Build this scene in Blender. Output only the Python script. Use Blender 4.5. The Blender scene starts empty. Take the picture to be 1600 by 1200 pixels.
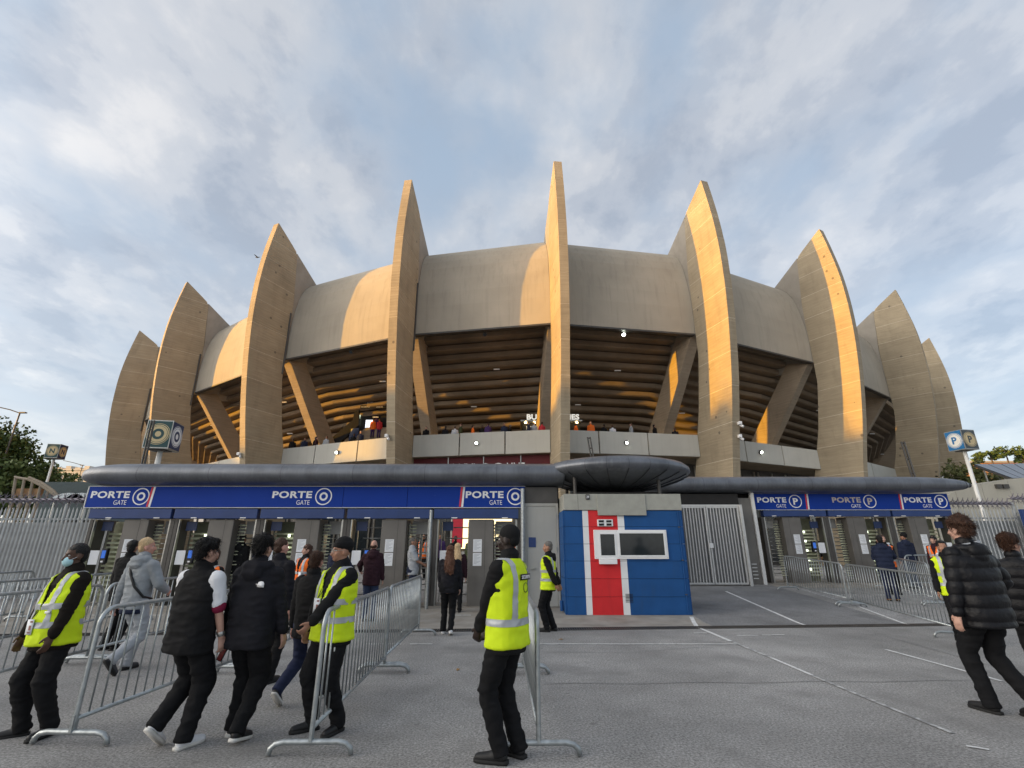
import bpy, bmesh, math, random
import numpy as np
from mathutils import Vector, Matrix, Euler
random.seed(7); rng = np.random.default_rng(7)
SC = bpy.context.scene
COL = SC.collection
R = math.radians

# ------------------------------------------------------------------ camera
cam_d = bpy.data.cameras.new('camera'); cam = bpy.data.objects.new('camera', cam_d); COL.objects.link(cam)
cam.location = (0, 0, 1.62); cam.rotation_euler = (R(90 + 18.78), 0, 0)
cam_d.sensor_fit = 'HORIZONTAL'; cam_d.sensor_width = 36; cam_d.lens = 16.875
cam_d.clip_start = .05; cam_d.clip_end = 3000
SC.camera = cam

# ------------------------------------------------------------------ sky, sun, exposure
SUN_AZ, SUN_EL = -108.0, 4.6          # azimuth clockwise from +Y (the view direction), degrees
w = bpy.data.worlds.new('World'); SC.world = w; w.use_nodes = True
nt = w.node_tree; N = nt.nodes; L = nt.links; N.clear()
out = N.new('ShaderNodeOutputWorld')
sky = N.new('ShaderNodeTexSky'); sky.sky_type = 'NISHITA'; sky.sun_disc = False
sky.sun_elevation = R(SUN_EL + 6); sky.sun_rotation = R(SUN_AZ); sky.dust_density = .6; sky.ozone_density = 2.0
bg1 = N.new('ShaderNodeBackground'); bg1.inputs[1].default_value = .05
L.new(sky.outputs[0], bg1.inputs[0])
tc = N.new('ShaderNodeTexCoord'); sep = N.new('ShaderNodeSeparateXYZ'); L.new(tc.outputs['Generated'], sep.inputs[0])
def wm(op, a, b=None, c=None):
    n = N.new('ShaderNodeMath'); n.operation = op
    for i, v in enumerate((a, b, c)):
        if v is None: continue
        if isinstance(v, (int, float)): n.inputs[i].default_value = v
        else: L.new(v, n.inputs[i])
    return n.outputs[0]
zz = wm('ADD', wm('MAXIMUM', sep.outputs[2], 0.0), .22)
cx = wm('DIVIDE', sep.outputs[0], zz); cy = wm('DIVIDE', sep.outputs[1], zz)
cmb = N.new('ShaderNodeCombineXYZ'); L.new(cx, cmb.inputs[0]); L.new(wm('MULTIPLY', cy, .75), cmb.inputs[1])
def wnoise(scale, detail, rough, off, dist=0.0):
    mp = N.new('ShaderNodeMapping'); mp.inputs['Location'].default_value = off; L.new(cmb.outputs[0], mp.inputs[0])
    n = N.new('ShaderNodeTexNoise'); n.inputs['Scale'].default_value = scale; n.inputs['Detail'].default_value = detail
    n.inputs['Roughness'].default_value = rough; n.inputs['Distortion'].default_value = dist
    L.new(mp.outputs[0], n.inputs[0]); return n.outputs[0]
def wramp(v, stops):
    r = N.new('ShaderNodeValToRGB'); L.new(v, r.inputs[0]); e = r.color_ramp.elements
    while len(e) < len(stops): e.new(.5)
    for k, (p, c) in zip(e, stops): k.position = p; k.color = (*c, 1)
    r.color_ramp.interpolation = 'EASE'
    return r.outputs[0]
n1 = wnoise(2.9, 5, .52, (3.1, 1.7, 0), .1)      # cover
n2 = wnoise(4.6, 7, .58, (9.4, 2.2, 3), .12)          # light and dark in the clouds
cover = wramp(n1, [(.27, (0, 0, 0)), (.58, (1, 1, 1))])
cloudcol = wramp(n2, [(.36, (.44, .475, .535)), (.46, (.54, .565, .61)), (.55, (.66, .67, .69)), (.72, (.84, .82, .80))])
bluecol = wramp(sep.outputs[2], [(0.0, (.62, .62, .65)), (.25, (.52, .575, .645)), (.8, (.41, .51, .635))])
mixc = N.new('ShaderNodeMix'); mixc.data_type = 'RGBA'
L.new(cover, mixc.inputs[0]); L.new(bluecol, mixc.inputs[6]); L.new(cloudcol, mixc.inputs[7])
# haze towards the horizon
hz = wramp(sep.outputs[2], [(0.0, (1, 1, 1)), (.30, (0, 0, 0))])
mixh = N.new('ShaderNodeMix'); mixh.data_type = 'RGBA'
L.new(wm('MULTIPLY', hz, .7), mixh.inputs[0]); L.new(mixc.outputs[2], mixh.inputs[6]); mixh.inputs[7].default_value = (.66, .64, .67, 1)
# forward-scattered brightness of the clouds round the setting sun (behind and left of the camera)
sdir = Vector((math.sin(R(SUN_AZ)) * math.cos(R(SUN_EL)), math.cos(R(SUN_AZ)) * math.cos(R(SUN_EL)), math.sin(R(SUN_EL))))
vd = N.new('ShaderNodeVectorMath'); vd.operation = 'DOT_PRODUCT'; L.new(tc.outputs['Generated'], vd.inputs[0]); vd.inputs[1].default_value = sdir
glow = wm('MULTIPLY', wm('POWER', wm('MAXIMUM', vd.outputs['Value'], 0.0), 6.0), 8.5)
bg2 = N.new('ShaderNodeBackground'); bg2.inputs[1].default_value = .66; L.new(mixh.outputs[2], bg2.inputs[0])
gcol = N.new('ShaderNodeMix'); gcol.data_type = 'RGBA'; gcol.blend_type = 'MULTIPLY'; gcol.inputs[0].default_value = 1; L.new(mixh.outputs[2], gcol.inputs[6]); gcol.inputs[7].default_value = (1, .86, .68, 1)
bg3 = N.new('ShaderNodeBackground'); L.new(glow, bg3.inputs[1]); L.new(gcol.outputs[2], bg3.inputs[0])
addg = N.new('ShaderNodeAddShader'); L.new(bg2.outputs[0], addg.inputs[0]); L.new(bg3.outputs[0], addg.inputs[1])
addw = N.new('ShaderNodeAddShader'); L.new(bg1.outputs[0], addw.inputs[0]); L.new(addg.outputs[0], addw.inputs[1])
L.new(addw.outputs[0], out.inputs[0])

sd = bpy.data.lights.new('sun', 'SUN'); sun = bpy.data.objects.new('sun', sd); COL.objects.link(sun)
sd.energy = 5.0; sd.angle = R(.5); sd.color = (1.0, .475, .0)
_s = Vector((math.sin(R(SUN_AZ)) * math.cos(R(SUN_EL)), math.cos(R(SUN_AZ)) * math.cos(R(SUN_EL)), math.sin(R(SUN_EL))))
sun.rotation_euler = _s.to_track_quat('Z', 'Y').to_euler()
vs = SC.view_settings; vs.view_transform = 'Standard'; vs.look = 'None'; vs.exposure = 0.38; vs.gamma = 1.0; vs.use_curve_mapping = False
SC.cycles.max_bounces = 6; SC.cycles.diffuse_bounces = 4; SC.cycles.glossy_bounces = 3; SC.cycles.transparent_max_bounces = 8
SC.cycles.use_denoising = True

# ------------------------------------------------------------------ materials
MATS = {}
def mat(name, base, rough=.7, metal=0.0, var=.12, scale=6.0, bump=0.0, bscale=60.0, stretch=(1, 1, 1), spec=.4,
        emit=None, rnd=0.0, stain=None, coat=0.0):
    if name in MATS: return MATS[name]
    m = bpy.data.materials.new(name); m.use_nodes = True; t = m.node_tree; n = t.nodes; l = t.links
    b = n['Principled BSDF']; b.inputs['Roughness'].default_value = rough; b.inputs['Metallic'].default_value = metal
    b.inputs['Specular IOR Level'].default_value = spec
    if coat: b.inputs['Coat Weight'].default_value = coat
    tcn = n.new('ShaderNodeTexCoord'); mp = n.new('ShaderNodeMapping'); mp.inputs['Scale'].default_value = stretch
    l.new(tcn.outputs['Object'], mp.inputs[0])
    nz = n.new('ShaderNodeTexNoise'); nz.inputs['Scale'].default_value = scale; nz.inputs['Detail'].default_value = 5
    l.new(mp.outputs[0], nz.inputs[0])
    rp = n.new('ShaderNodeMapRange'); rp.inputs['From Min'].default_value = .3; rp.inputs['From Max'].default_value = .7
    rp.inputs['To Min'].default_value = 1 - var; rp.inputs['To Max'].default_value = 1 + var
    l.new(nz.outputs[0], rp.inputs[0]); val = rp.outputs[0]
    if rnd:
        oi = n.new('ShaderNodeObjectInfo'); r2 = n.new('ShaderNodeMapRange'); r2.inputs['To Min'].default_value = 1 - rnd; r2.inputs['To Max'].default_value = 1 + rnd
        l.new(oi.outputs['Random'], r2.inputs[0]); mu = n.new('ShaderNodeMath'); mu.operation = 'MULTIPLY'
        l.new(val, mu.inputs[0]); l.new(r2.outputs[0], mu.inputs[1]); val = mu.outputs[0]
    mx = n.new('ShaderNodeMix'); mx.data_type = 'RGBA'; mx.blend_type = 'MULTIPLY'; mx.inputs[0].default_value = 1
    mx.inputs[6].default_value = (*base, 1); l.new(val, mx.inputs[7]); colr = mx.outputs[2]
    if stain:
        sc_, st_, amt, lo, hi, scol = stain
        mp2 = n.new('ShaderNodeMapping'); mp2.inputs['Scale'].default_value = st_; l.new(tcn.outputs['Object'], mp2.inputs[0])
        n2_ = n.new('ShaderNodeTexNoise'); n2_.inputs['Scale'].default_value = sc_; n2_.inputs['Detail'].default_value = 6; n2_.inputs['Roughness'].default_value = .62
        l.new(mp2.outputs[0], n2_.inputs[0])
        r3 = n.new('ShaderNodeMapRange'); r3.inputs['From Min'].default_value = lo; r3.inputs['From Max'].default_value = hi
        r3.inputs['To Max'].default_value = amt; l.new(n2_.outputs[0], r3.inputs[0])
        m2 = n.new('ShaderNodeMix'); m2.data_type = 'RGBA'; l.new(r3.outputs[0], m2.inputs[0]); l.new(colr, m2.inputs[6]); m2.inputs[7].default_value = (*scol, 1)
        colr = m2.outputs[2]
    l.new(colr, b.inputs['Base Color'])
    if bump:
        nb = n.new('ShaderNodeTexNoise'); nb.inputs['Scale'].default_value = bscale; nb.inputs['Detail'].default_value = 3
        l.new(mp.outputs[0], nb.inputs[0])
        bp = n.new('ShaderNodeBump'); bp.inputs['Strength'].default_value = bump; bp.inputs['Distance'].default_value = .02
        l.new(nb.outputs[0], bp.inputs['Height']); l.new(bp.outputs[0], b.inputs['Normal'])
    if emit:
        b.inputs['Emission Color'].default_value = (*emit[0], 1); b.inputs['Emission Strength'].default_value = emit[1]
    MATS[name] = m
    return m

def concrete_fin(name, base, spot=True):
    """board-marked concrete: thin horizontal board lines, pour stains, tie holes"""
    m = mat(name, base, rough=.88, var=.10, scale=.55, rnd=.06, stain=(1.2, (1.6, 1.6, .35), .5, .52, .80, tuple(c * .58 for c in base)), spec=.25)
    t = m.node_tree; n = t.nodes; l = t.links; b = n['Principled BSDF']
    tcn = [x for x in n if x.type == 'TEX_COORD'][0]
    wv = n.new('ShaderNodeTexWave'); wv.wave_type = 'BANDS'; wv.bands_direction = 'Z'; wv.inputs['Scale'].default_value = 1.55
    wv.inputs['Distortion'].default_value = .6; wv.inputs['Detail'].default_value = 2; wv.inputs['Detail Scale'].default_value = 3
    l.new(tcn.outputs['Object'], wv.inputs[0])
    old = b.inputs['Base Color'].links[0].from_socket
    mp = n.new('ShaderNodeMapping'); mp.inputs['Scale'].default_value = (.5, .5, 7); l.new(tcn.outputs['Object'], mp.inputs[0])
    nz = n.new('ShaderNodeTexNoise'); nz.inputs['Scale'].default_value = 1.6; nz.inputs['Detail'].default_value = 4; l.new(mp.outputs[0], nz.inputs[0])
    rp = n.new('ShaderNodeMapRange'); rp.inputs['From Min'].default_value = .3; rp.inputs['From Max'].default_value = .7; rp.inputs['To Min'].default_value = .88; rp.inputs['To Max'].default_value = 1.08
    l.new(nz.outputs[0], rp.inputs[0])
    mx = n.new('ShaderNodeMix'); mx.data_type = 'RGBA'; mx.blend_type = 'MULTIPLY'; mx.inputs[0].default_value = 1
    l.new(old, mx.inputs[6]); l.new(rp.outputs[0], mx.inputs[7]); colr = mx.outputs[2]
    if spot:
        vo = n.new('ShaderNodeTexVoronoi'); vo.inputs['Scale'].default_value = .85; vo.inputs['Randomness'].default_value = .55
        l.new(tcn.outputs['Object'], vo.inputs[0])
        lt = n.new('ShaderNodeMath'); lt.operation = 'LESS_THAN'; lt.inputs[1].default_value = .085; l.new(vo.outputs['Distance'], lt.inputs[0])
        ml = n.new('ShaderNodeMath'); ml.operation = 'MULTIPLY'; ml.inputs[1].default_value = .65; l.new(lt.outputs[0], ml.inputs[0])
        m3 = n.new('ShaderNodeMix'); m3.data_type = 'RGBA'; l.new(ml.outputs[0], m3.inputs[0]); l.new(colr, m3.inputs[6]); m3.inputs[7].default_value = (.09, .08, .07, 1)
        colr = m3.outputs[2]
    l.new(colr, b.inputs['Base Color'])
    bp = n.new('ShaderNodeBump'); bp.inputs['Strength'].default_value = .22; bp.inputs['Distance'].default_value = .02
    ad = n.new('ShaderNodeMath'); ad.operation = 'ADD'; l.new(wv.outputs['Fac'], ad.inputs[0]); l.new(nz.outputs[0], ad.inputs[1])
    l.new(ad.outputs[0], bp.inputs['Height']); l.new(bp.outputs[0], b.inputs['Normal'])
    return m

M_FIN = concrete_fin('fin_concrete', (.37, .305, .215))
M_JOINT = mat('joint_mortar', (.60, .52, .41), .9)
M_CREST = mat('crest_concrete', (.32, .29, .25), .88, var=.12, scale=.9, stain=(1.5, (1.2, 1.2, .5), .4, .5, .8, (.2, .18, .15)), bump=.2, bscale=14)
M_SHELL = mat('shell_concrete', (.42, .375, .305), .85, var=.10, scale=.35, stain=(1.8, (2.2, 2.2, .12), .38, .5, .8, (.21, .195, .165)), bump=.15, bscale=9)
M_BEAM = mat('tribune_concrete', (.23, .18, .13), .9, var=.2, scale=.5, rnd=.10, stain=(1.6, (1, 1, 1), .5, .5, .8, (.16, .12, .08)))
M_STRUT = concrete_fin('strut_concrete', (.34, .275, .205), False)
M_PARA = mat('parapet_panel_grey', (.52, .51, .46), .75, var=.07, scale=.6, rnd=.05, stain=(2.2, (2.5, 2.5, .1), .3, .5, .85, (.34, .32, .27)))
M_DARK = mat('dark_void', (.025, .024, .024), .9)
M_DGREY = mat('dark_grey_metal', (.085, .08, .075), .5, .3, var=.15, scale=3, rnd=.08)
M_CASING = mat('turnstile_casing', (.155, .146, .135), .5, .25, var=.14, scale=2.2, rnd=.08, stain=(3, (3, 3, .4), .4, .52, .8, (.2, .19, .175)))
M_STEEL = mat('brushed_steel', (.42, .42, .40), .35, .85, var=.1, scale=20)
M_GALV = mat('galvanised_steel', (.40, .43, .44), .42, .75, var=.22, scale=18, bump=.06, bscale=120, stain=(9, (1, 1, 1), .35, .5, .8, (.24, .25, .25)), rnd=.06)
M_CAN = mat('canopy_metal', (.15, .16, .18), .42, .6, var=.22, scale=1.6, bump=.12, bscale=3, stain=(3.5, (3.2, 3.2, .35), .6, .48, .78, (.23, .24, .26)), rnd=.04)
M_CANU = mat('canopy_seam', (.06, .064, .072), .6, .3)
M_BLUE = mat('sign_blue', (.008, .042, .29), .6, var=.05, scale=1.5, spec=.15, stain=(7, (1.5, 1, 2.0), .35, .60, .80, (.05, .09, .33)))
M_FASC = mat('fascia_blue', (.025, .055, .18), .5, var=.12, scale=2, stain=(4, (1, 1, 4), .35, .5, .8, (.04, .06, .12)))
M_WHITE = mat('white_paint', (.80, .80, .80), .55, var=.04)
M_LETTER = mat('sign_white_film', (.82, .82, .83), .5, var=.03)
M_LETTERG = mat('sign_worn_film', (.50, .44, .40), .5, var=.2, scale=30)
M_RED = mat('sign_red', (.62, .035, .06), .5, var=.05)
M_KBLUE = mat('kiosk_blue', (.013, .080, .25), .6, var=.10, scale=2.5, rnd=.07, bump=.3, bscale=120, spec=.25, stain=(2.2, (2.5, 2.5, .5), .5, .54, .85, (.03, .075, .17)))
M_KRED = mat('kiosk_red', (.66, .03, .035), .6, var=.08, scale=2.5, rnd=.05, bump=.3, bscale=120, spec=.25, stain=(2.2, (2.5, 2.5, .5), .4, .54, .85, (.36, .03, .035)))
M_KWHITE = mat('kiosk_white', (.78, .79, .80), .55, var=.05, scale=2.5, rnd=.03, bump=.25, bscale=150)
M_KFASC = mat('kiosk_fascia_grey', (.36, .36, .32), .6, .1, var=.08, rnd=.05)
M_DOOR = mat('grey_door_paint', (.40, .40, .375), .55, var=.06, scale=1.5, stain=(3, (2, 2, .3), .25, .5, .8, (.28, .27, .25)))
M_GLASS = mat('dark_glass', (.018, .024, .028), .08, 0, var=.2, spec=.6)
M_PAPER = mat('paper_sheet', (.75, .77, .80), .8, var=.03)
M_APRON = mat('apron_concrete', (.30, .28, .25), .9, var=.18, scale=2.2, bump=.3, bscale=40, stain=(1.4, (1, 1, 1), .5, .48, .75, (.20, .15, .10)))
M_LINE = mat('road_paint', (.70, .70, .69), .8, var=.18, scale=14, stain=(16, (1, 1, 1), .8, .52, .66, (.30, .30, .30)))
M_LINEW = mat('worn_road_paint', (.52, .52, .51), .85, var=.2, scale=14, stain=(9, (1, 1, 1), .95, .44, .55, (.235, .235, .235)))
M_SEAM = mat('tar_seam', (.215, .213, .21), .8, var=.2, scale=8)
M_FENCE = mat('fence_steel', (.44, .46, .47), .5, .4, var=.14, scale=5, rnd=.10)
M_SPIKE = mat('spike_steel', (.24, .22, .25), .5, .5, var=.3, scale=10)
M_POLE = mat('pole_white', (.70, .70, .68), .5, var=.05)
M_GREEN = mat('cube_dark_green', (.018, .065, .068), .4, var=.06)
M_NAVY = mat('cube_navy', (.012, .03, .10), .4, var=.06)
M_TEAL = mat('cube_blue', (.015, .14, .34), .4, var=.06)
M_GREYC = mat('cube_dark_grey', (.05, .065, .075), .4, var=.06)
M_CREAM = mat('cube_cream', (.60, .48, .27), .5, var=.06)
M_PALEC = mat('cube_pale', (.72, .70, .64), .5, var=.06)
M_LAMP = mat('floodlight_lens', (.9, .9, .9), .4, emit=((.92, 1, .86), 22))
M_WARM = mat('warm_lamp_lens', (.9, .8, .5), .4, emit=((1, .72, .30), 14))
M_TUBE = mat('tube_lamp', (.9, .9, .8), .4, emit=((.90, 1, .74), 2.2))
M_SCREEN = mat('reader_screen', (.02, .06, .2), .3, emit=((.03, .12, .5), .7))
M_SLAT = mat('slat_pale_metal', (.62, .64, .46), .5, .2, var=.2, scale=6, rnd=.15)
M_GATE = mat('gate_pale_grey', (.56, .56, .55), .5, .1, var=.08)
M_GATEB = mat('gate_back_sheet', (.22, .22, .225), .6, .1, var=.12)

def asphalt(name, base, speck=.5):
    m = bpy.data.materials.new(name); m.use_nodes = True; t = m.node_tree; n = t.nodes; l = t.links; b = n['Principled BSDF']
    b.inputs['Roughness'].default_value = .9; b.inputs['Specular IOR Level'].default_value = .3
    tcn = n.new('ShaderNodeTexCoord')
    def nz(s, d=4, r=.6):
        k = n.new('ShaderNodeTexNoise'); k.inputs['Scale'].default_value = s; k.inputs['Detail'].default_value = d; k.inputs['Roughness'].default_value = r
        l.new(tcn.outputs['Object'], k.inputs[0]); return k.outputs[0]
    def mr(v, a, c, d, e):
        k = n.new('ShaderNodeMapRange'); k.inputs[1].default_value = a; k.inputs[2].default_value = c; k.inputs[3].default_value = d; k.inputs[4].default_value = e
        l.new(v, k.inputs[0]); return k.outputs[0]
    def mul(a, c):
        k = n.new('ShaderNodeMath'); k.operation = 'MULTIPLY'; l.new(a, k.inputs[0]); l.new(c, k.inputs[1]); return k.outputs[0]
    fine = mr(nz(48, 3, .75), .36, .64, 1 - speck, 1 + speck)
    mid = mr(nz(28, 3), .3, .7, .86, 1.14)
    big = mr(nz(.35, 6, .62), .32, .68, .72, 1.22)
    big2 = mr(nz(1.6, 5, .6), .3, .7, .90, 1.10)
    v = mul(mul(fine, mid), mul(big, big2))
    mx = n.new('ShaderNodeMix'); mx.data_type = 'RGBA'; mx.blend_type = 'MULTIPLY'; mx.inputs[0].default_value = 1
    mx.inputs[6].default_value = (*base, 1); l.new(v, mx.inputs[7])
    # pale worn patches
    pt = mr(nz(.9, 8, .7), .62, .78, 0, .45)
    m2 = n.new('ShaderNodeMix'); m2.data_type = 'RGBA'; l.new(pt, m2.inputs[0]); l.new(mx.outputs[2], m2.inputs[6]); m2.inputs[7].default_value = tuple(c * 1.55 for c in base) + (1,)
    vo = n.new('ShaderNodeTexVoronoi'); vo.inputs['Scale'].default_value = 1.7; l.new(tcn.outputs['Object'], vo.inputs[0])
    gum = mr(vo.outputs['Distance'], .035, .06, .55, 0.0)
    m4 = n.new('ShaderNodeMix'); m4.data_type = 'RGBA'; l.new(gum, m4.inputs[0]); l.new(m2.outputs[2], m4.inputs[6]); m4.inputs[7].default_value = tuple(c * .45 for c in base) + (1,)
    st = mr(nz(.75, 8, .62), .53, .66, 0, .55)
    m5 = n.new('ShaderNodeMix'); m5.data_type = 'RGBA'; l.new(st, m5.inputs[0]); l.new(m4.outputs[2], m5.inputs[6]); m5.inputs[7].default_value = tuple(c * .62 for c in base) + (1,)
    l.new(m5.outputs[2], b.inputs['Base Color'])
    bp = n.new('ShaderNodeBump'); bp.inputs['Strength'].default_value = .3; bp.inputs['Distance'].default_value = .012
    l.new(nz(60, 3, .7), bp.inputs['Height']); l.new(bp.outputs[0], b.inputs['Normal'])
    return m
M_ASPH = asphalt('asphalt', (.285, .279, .271), .46)
M_ASPHD = asphalt('driveway_asphalt', (.20, .20, .202), .35)

def cloth(name, base, rough=.85, bump=.15, bscale=350, var=.15, spec=.25, sheen=.0):
    return mat(name, base, rough, 0, var=var, scale=9, bump=bump, bscale=bscale, spec=spec)
C_BLACK = cloth('cloth_black', (.010, .010, .011), spec=.18)
C_BLACK2 = cloth('cloth_soft_black', (.013, .013, .017), spec=.2)
C_DBROWN = cloth('cloth_dark_brown', (.013, .010, .008), spec=.15)
C_TROUSER = cloth('trouser_black', (.0095, .0097, .011), spec=.15)
C_NAVY = cloth('cloth_navy', (.014, .020, .045))
C_JEANS = cloth('cloth_denim', (.030, .045, .095))
C_DJEANS = cloth('cloth_dark_denim', (.016, .022, .055))
C_GREY = cloth('cloth_grey_marl', (.27, .29, .31), var=.12)
C_LGREY = cloth('cloth_pale_grey', (.36, .38, .41), var=.10)
C_WHITE = cloth('cloth_white', (.72, .73, .76), var=.05)
C_BURG = cloth('cloth_burgundy', (.028, .010, .016))
C_MAROON = cloth('cloth_maroon_trim', (.22, .015, .05))
C_YEL = mat('hi_vis_yellow', (.60, .78, .012), .75, var=.06, scale=8, bump=.12, bscale=300, spec=.3)
C_ORA = mat('hi_vis_orange', (.92, .17, .015), .65, var=.06, scale=8, bump=.12, bscale=300, spec=.3)
C_REFL = mat('reflective_tape', (.40, .42, .44), .45, .2, var=.06, scale=20)
C_PUFF = mat('puffer_nylon', (.0055, .0055, .0075), .5, var=.15, scale=10, bump=.2, bscale=60, spec=.28)
C_GREENJ = cloth('cloth_olive', (.06, .075, .035))
C_REDJ = cloth('cloth_red', (.55, .04, .05))
C_PURP = cloth('cloth_purple', (.06, .03, .11))
C_MASK = mat('mask_fabric', (.42, .66, .72), .8, var=.05)
def skinm(name, c): return mat(name, c, .5, var=.10, scale=14, bump=.08, bscale=160, spec=.4)
S_DARK = skinm('skin_dark', (.085, .042, .027)); S_DEEP = skinm('skin_deep', (.022, .012, .009))
S_TAN = skinm('skin_tan', (.33, .17, .11)); S_FAIR = skinm('skin_fair', (.50, .29, .22)); S_PINK = skinm('skin_pink', (.52, .27, .21))
H_BLACK = mat('hair_black', (.007, .006, .006), .5, var=.3, scale=60, bump=.6, bscale=130, stretch=(2.2, .6, .6), spec=.35)
H_BROWN = mat('hair_brown', (.055, .024, .013), .5, var=.35, scale=50, bump=.7, bscale=120, stretch=(2, 1, .4), spec=.35)
H_CHEST = mat('hair_chestnut', (.10, .038, .018), .5, var=.4, scale=40, bump=.7, bscale=90, stretch=(2.5, 1, .25), spec=.4)
H_BLOND = mat('hair_blond', (.58, .42, .24), .55, var=.2, scale=60, bump=.5, bscale=160)
H_GREY = mat('hair_grey', (.13, .12, .11), .55, var=.3, scale=60, bump=.5, bscale=140)
M_EYE = mat('eye_white', (.55, .53, .5), .3); M_LIP = mat('lip', (.25, .09, .08), .5)
M_RUBBER = mat('rubber_dark', (.016, .016, .016), .8); M_SOLEW = mat('sole_white', (.62, .61, .58), .7); M_GUM = mat('sole_gum', (.28, .17, .09), .7)
M_TANSHOE = mat('tan_suede', (.34, .17, .06), .8)
M_SHOEB = mat('black_shoe', (.010, .010, .011), .5)

# ------------------------------------------------------------------ mesh helpers
class MB:
    def __init__(s): s.v = []; s.f = []
    def add(s, verts, faces):
        o = len(s.v); s.v.extend([tuple(map(float, p)) for p in verts]); s.f.extend([tuple(i + o for i in f) for f in faces]); return s
    def box(s, x0, y0, z0, x1, y1, z1):
        v = [(x0, y0, z0), (x1, y0, z0), (x1, y1, z0), (x0, y1, z0), (x0, y0, z1), (x1, y0, z1), (x1, y1, z1), (x0, y1, z1)]
        return s.add(v, [(3, 2, 1, 0), (4, 5, 6, 7), (0, 1, 5, 4), (1, 2, 6, 5), (2, 3, 7, 6), (3, 0, 4, 7)])
    def prism(s, poly, fn):
        """poly: list of 2-D points; fn(p, side) -> 3-D for side 0 / 1"""
        n = len(poly); v = [fn(p, 0) for p in poly] + [fn(p, 1) for p in poly]
        f = [tuple(range(n))[::-1], tuple(range(n, 2 * n))] + [(i, (i + 1) % n, (i + 1) % n + n, i + n) for i in range(n)]
        return s.add(v, f)
    def tube(s, path, r, n=8, cap=True, closed=False):
        path = [Vector(p) for p in path]; m = len(path); rr = r if isinstance(r, (list, tuple)) else [r] * m
        up = None; rings = []
        for i, p in enumerate(path):
            if closed: d = path[(i + 1) % m] - path[i - 1]
            else: d = path[min(i + 1, m - 1)] - path[max(i - 1, 0)]
            d.normalize()
            if up is None: up = Vector((0, 0, 1)) if abs(d.z) < .9 else Vector((1, 0, 0))
            a = d.cross(up).normalized(); b_ = a.cross(d).normalized(); up = b_
            rings.append([p + (a * math.cos(2 * math.pi * k / n) + b_ * math.sin(2 * math.pi * k / n)) * rr[i] for k in range(n)])
        return s.loft(rings, cap, closed)
    def loft(s, rings, cap=True, closed=False):
        n = len(rings[0]); v = [p for r in rings for p in r]; m = len(rings); f = []
        for i in range(m if closed else m - 1):
            j = (i + 1) % m
            f += [(i * n + k, i * n + (k + 1) % n, j * n + (k + 1) % n, j * n + k) for k in range(n)]
        if cap and not closed: f += [tuple(range(n))[::-1], tuple(range((m - 1) * n, m * n))]
        return s.add(v, f)
    def strip(s, rings):
        n = len(rings[0]); v = [p for r in rings for p in r]
        return s.add(v, [(i * n + k, i * n + k + 1, (i + 1) * n + k + 1, (i + 1) * n + k) for i in range(len(rings) - 1) for k in range(n - 1)])
    def lathe(s, prof, c, n=32, axis='Z'):
        rings = []
        for r, z in prof:
            rings.append([(c[0] + r * math.cos(2 * math.pi * k / n), c[1] + r * math.sin(2 * math.pi * k / n), c[2] + z) for k in range(n)])
        return s.loft(rings)
    def ell(s, c, rad, n=10, m=7, mtx=None):
        c = Vector(c); v = []; 
        for i in range(m + 1):
            th = math.pi * i / m
            for k in range(n):
                ph = 2 * math.pi * k / n
                p = Vector((rad[0] * math.sin(th) * math.cos(ph), rad[1] * math.sin(th) * math.sin(ph), rad[2] * math.cos(th)))
                if mtx is not None: p = mtx @ p
                v.append(c + p)
        f = []
        for i in range(m):
            for k in range(n):
                f.append((i * n + k, (i + 1) * n + k, (i + 1) * n + (k + 1) % n, i * n + (k + 1) % n))
        return s.add(v, f)
    def mesh(s, name, m=None, off=(0, 0, 0), smooth=False):
        me = bpy.data.meshes.new(name)
        ox, oy, oz = off
        me.from_pydata([(x - ox, y - oy, z - oz) for x, y, z in s.v], [], s.f); me.validate()
        bm = bmesh.new(); bm.from_mesh(me); bmesh.ops.remove_doubles(bm, verts=bm.verts, dist=1e-5); bmesh.ops.recalc_face_normals(bm, faces=bm.faces); bm.to_mesh(me); bm.free()
        if m is not None: me.materials.append(m)
        if smooth:
            me.polygons.foreach_set('use_smooth', [True] * len(me.polygons))
        return me
def wloc(o):
    v = Vector(o.location)
    while o.parent: o = o.parent; v += Vector(o.location)
    return v
def obj(name, me, parent=None, loc=None, kind=None):
    o = bpy.data.objects.new(name, me); COL.objects.link(o)
    if parent: o.parent = parent
    if loc is not None: o.location = loc
    if kind: o['kind'] = kind
    return o
def build(mb, name, m, parent=None, smooth=False, local=False, kind=None, bevel=0):
    """world-space mesh under an unrotated parent (local=True: already in the parent's frame)"""
    off = wloc(parent) if (parent and not local) else (0, 0, 0)
    o = obj(name, mb.mesh(name, m, off, smooth), parent, kind=kind)
    if bevel:
        b = o.modifiers.new('bevel', 'BEVEL'); b.width = bevel; b.segments = 2; b.limit_method = 'ANGLE'
    return o
def tag(o, label, cat, group=None):
    o['label'] = label; o['category'] = cat
    if group: o['group'] = group
    return o
def thing(name, label, cat, loc=(0, 0, 0), rotz=0, group=None):
    o = bpy.data.objects.new(name, None); COL.objects.link(o); o.location = loc; o.rotation_euler = (0, 0, rotz); o.empty_display_size = .2
    return tag(o, label, cat, group)
def dup(root, loc, rotz=None, label=None):
    r = root.copy(); COL.objects.link(r); r.location = loc
    if rotz is not None: r.rotation_euler = (0, 0, rotz)
    if label: r['label'] = label
    for ch in root.children:
        c = ch.copy(); COL.objects.link(c); c.parent = r
        for g in ch.children:
            d = g.copy(); COL.objects.link(d); d.parent = c
    return r
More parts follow.
